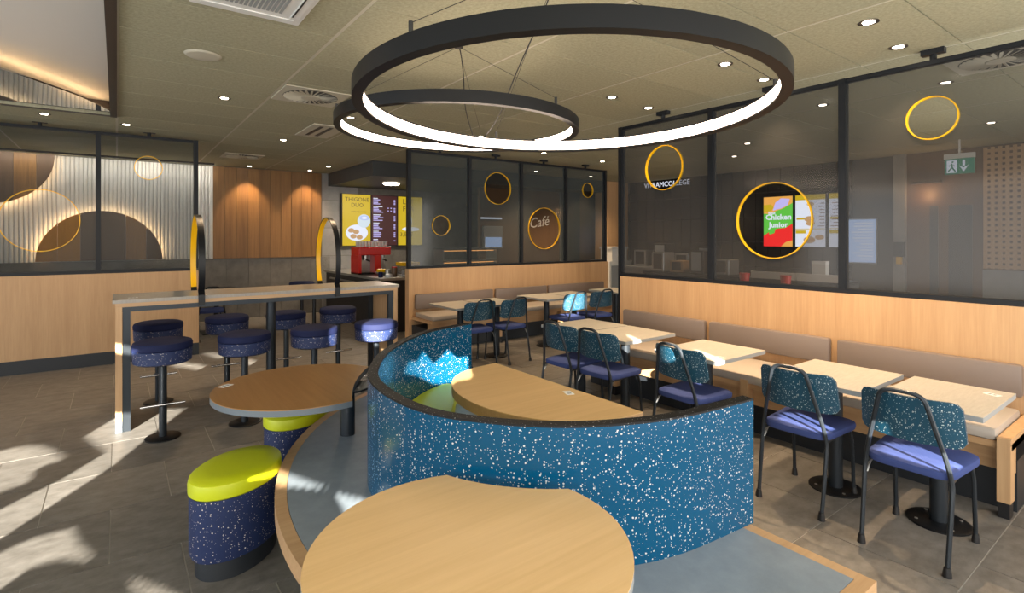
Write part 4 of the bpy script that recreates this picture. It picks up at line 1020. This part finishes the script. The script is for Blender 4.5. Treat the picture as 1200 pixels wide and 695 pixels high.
po = root('lit_poster', 'pale blue lit notice on the dark wall behind the right glass', 'poster', (XK-.03, 3.84, 1.53)); mk('frame', bx(XK-.03, XK-.013, 3.60, 4.08, 1.14, 1.93), M['edge'], po); mk('sheet', bx(XK-.034, XK-.03, 3.62, 4.06, 1.16, 1.91), scr['poster'], po)
bm = B()
for k in range(13): box(bm, XK-.0355, XK-.034, 3.66, 3.66+random.uniform(.18, .36), 1.21+k*.052, 1.232+k*.052)
mk('print_lines', bm, scr['white'], po, kind='stuff')
mk('trim_3', bx(XK-.14, XK-.013, 3.17, 3.33, 0, HC-.01), M['tile_l'], kind='structure')
hp = root('wall_dispenser', 'small black dispenser fixed to the pale pillar behind the right glass', 'dispenser', (XK-.2, 3.25, 1.4)); mk('body', bx(XK-.25, XK-.14, 3.16, 3.30, 1.28, 1.52), M['black'], hp); mk('nozzle', bx(XK-.24, XK-.18, 3.19, 3.26, 1.16, 1.28), M['yellow'], hp)
wn_ = mk('wall_lobby', bx(XK-.05, XK-.013, 2.21, 3.17, 0, HC-.01), M['brown'], kind='structure')
mk('doorway', bx(XK-.056, XK-.05, 2.33, 2.62, 0, 2.1), M['bulk'], wn_); mk('doorway', bx(XK-.056, XK-.05, 2.75, 2.86, 0, 2.1), M['bulk'], wn_)
lat = mk('trim_4', bx(XK-.06, XK-.013, -.9, 2.21, 1.11, HC-.01), M['brown'], kind='structure')
bm = B()
for k in range(38): box(bm, XK-.075, XK-.06, -.88+k*.082, -.835+k*.082, 1.13, 2.94)
for k in range(22): box(bm, XK-.08, XK-.075, -.88, 2.19, 1.14+k*.082, 1.185+k*.082)
mk('lattice_bars', bm, M['oak_z'], lat, kind='stuff')
mk('trim_5', bx(XK-.06, XK-.013, -.9, 2.21, 0, 1.11), M['tile_l'], kind='structure')
EX = 9.5
ex = root('exit_sign', 'green hanging emergency exit sign with running figure and arrow, behind the right glass', 'sign', (EX, 2.26, 2.65))
mk('hanger', bx(EX-.03, EX+.03, 2.09, 2.43, 2.705, 2.775), M['white'], ex); mk('stem', bx(EX-.012, EX+.012, 2.25, 2.27, 2.775, HC), M['white'], ex); mk('sign_plate', bx(EX-.01, EX+.01, 2.095, 2.425, 2.49, 2.705), scr['gr'], ex)
xx = EX-.01
def flat(name, polys, mat, out):
    bm = B()
    for pts in polys:
        vs = [bm.verts.new((xx-out, *p)) for p in pts]; bm.faces.new(vs)
    mk(name, bm, mat, ex)
flat('white_field', ([(2.40, 2.51), (2.285, 2.51), (2.285, 2.685), (2.40, 2.685)],), scr['white'], .002)
bm = B(); tube(bm, [(xx-.004, 2.345, 2.64), (xx-.004, 2.338, 2.585), (xx-.004, 2.368, 2.555), (xx-.004, 2.382, 2.53)], .009, 5); tube(bm, [(xx-.004, 2.338, 2.585), (xx-.004, 2.32, 2.555), (xx-.004, 2.30, 2.525)], .009, 5); tube(bm, [(xx-.004, 2.375, 2.605), (xx-.004, 2.345, 2.625), (xx-.004, 2.31, 2.605)], .006, 5)
lathe(bm, [(.012, 2.65), (.012, 2.67)], 8, (xx-.004, 2.333)); mk('running_figure', bm, scr['gr'], ex)
flat('arrow', ([(2.225, 2.68), (2.195, 2.68), (2.195, 2.60), (2.225, 2.60)], [(2.262, 2.605), (2.21, 2.52), (2.158, 2.605), (2.21, 2.575)]), scr['white'], .003)
wl_ = root('wall_washer', 'warm wall lamp glowing on the brown lobby wall behind the right glass', 'light', (XK-.1, 2.9, 2.5)); mk('lamp', bx(XK-.15, XK-.05, 2.7, 3.1, 2.46, 2.50), M['bronze'], wl_)
d = bpy.data.lights.new('wall_washer_beam', 'POINT'); d.energy = 7; d.color = (1, .55, .22); d.shadow_soft_size = .05; o = bpy.data.objects.new('wall_washer_beam', d); COL.objects.link(o); o.parent = wl_; o.location = (-.15, 0, -.22)
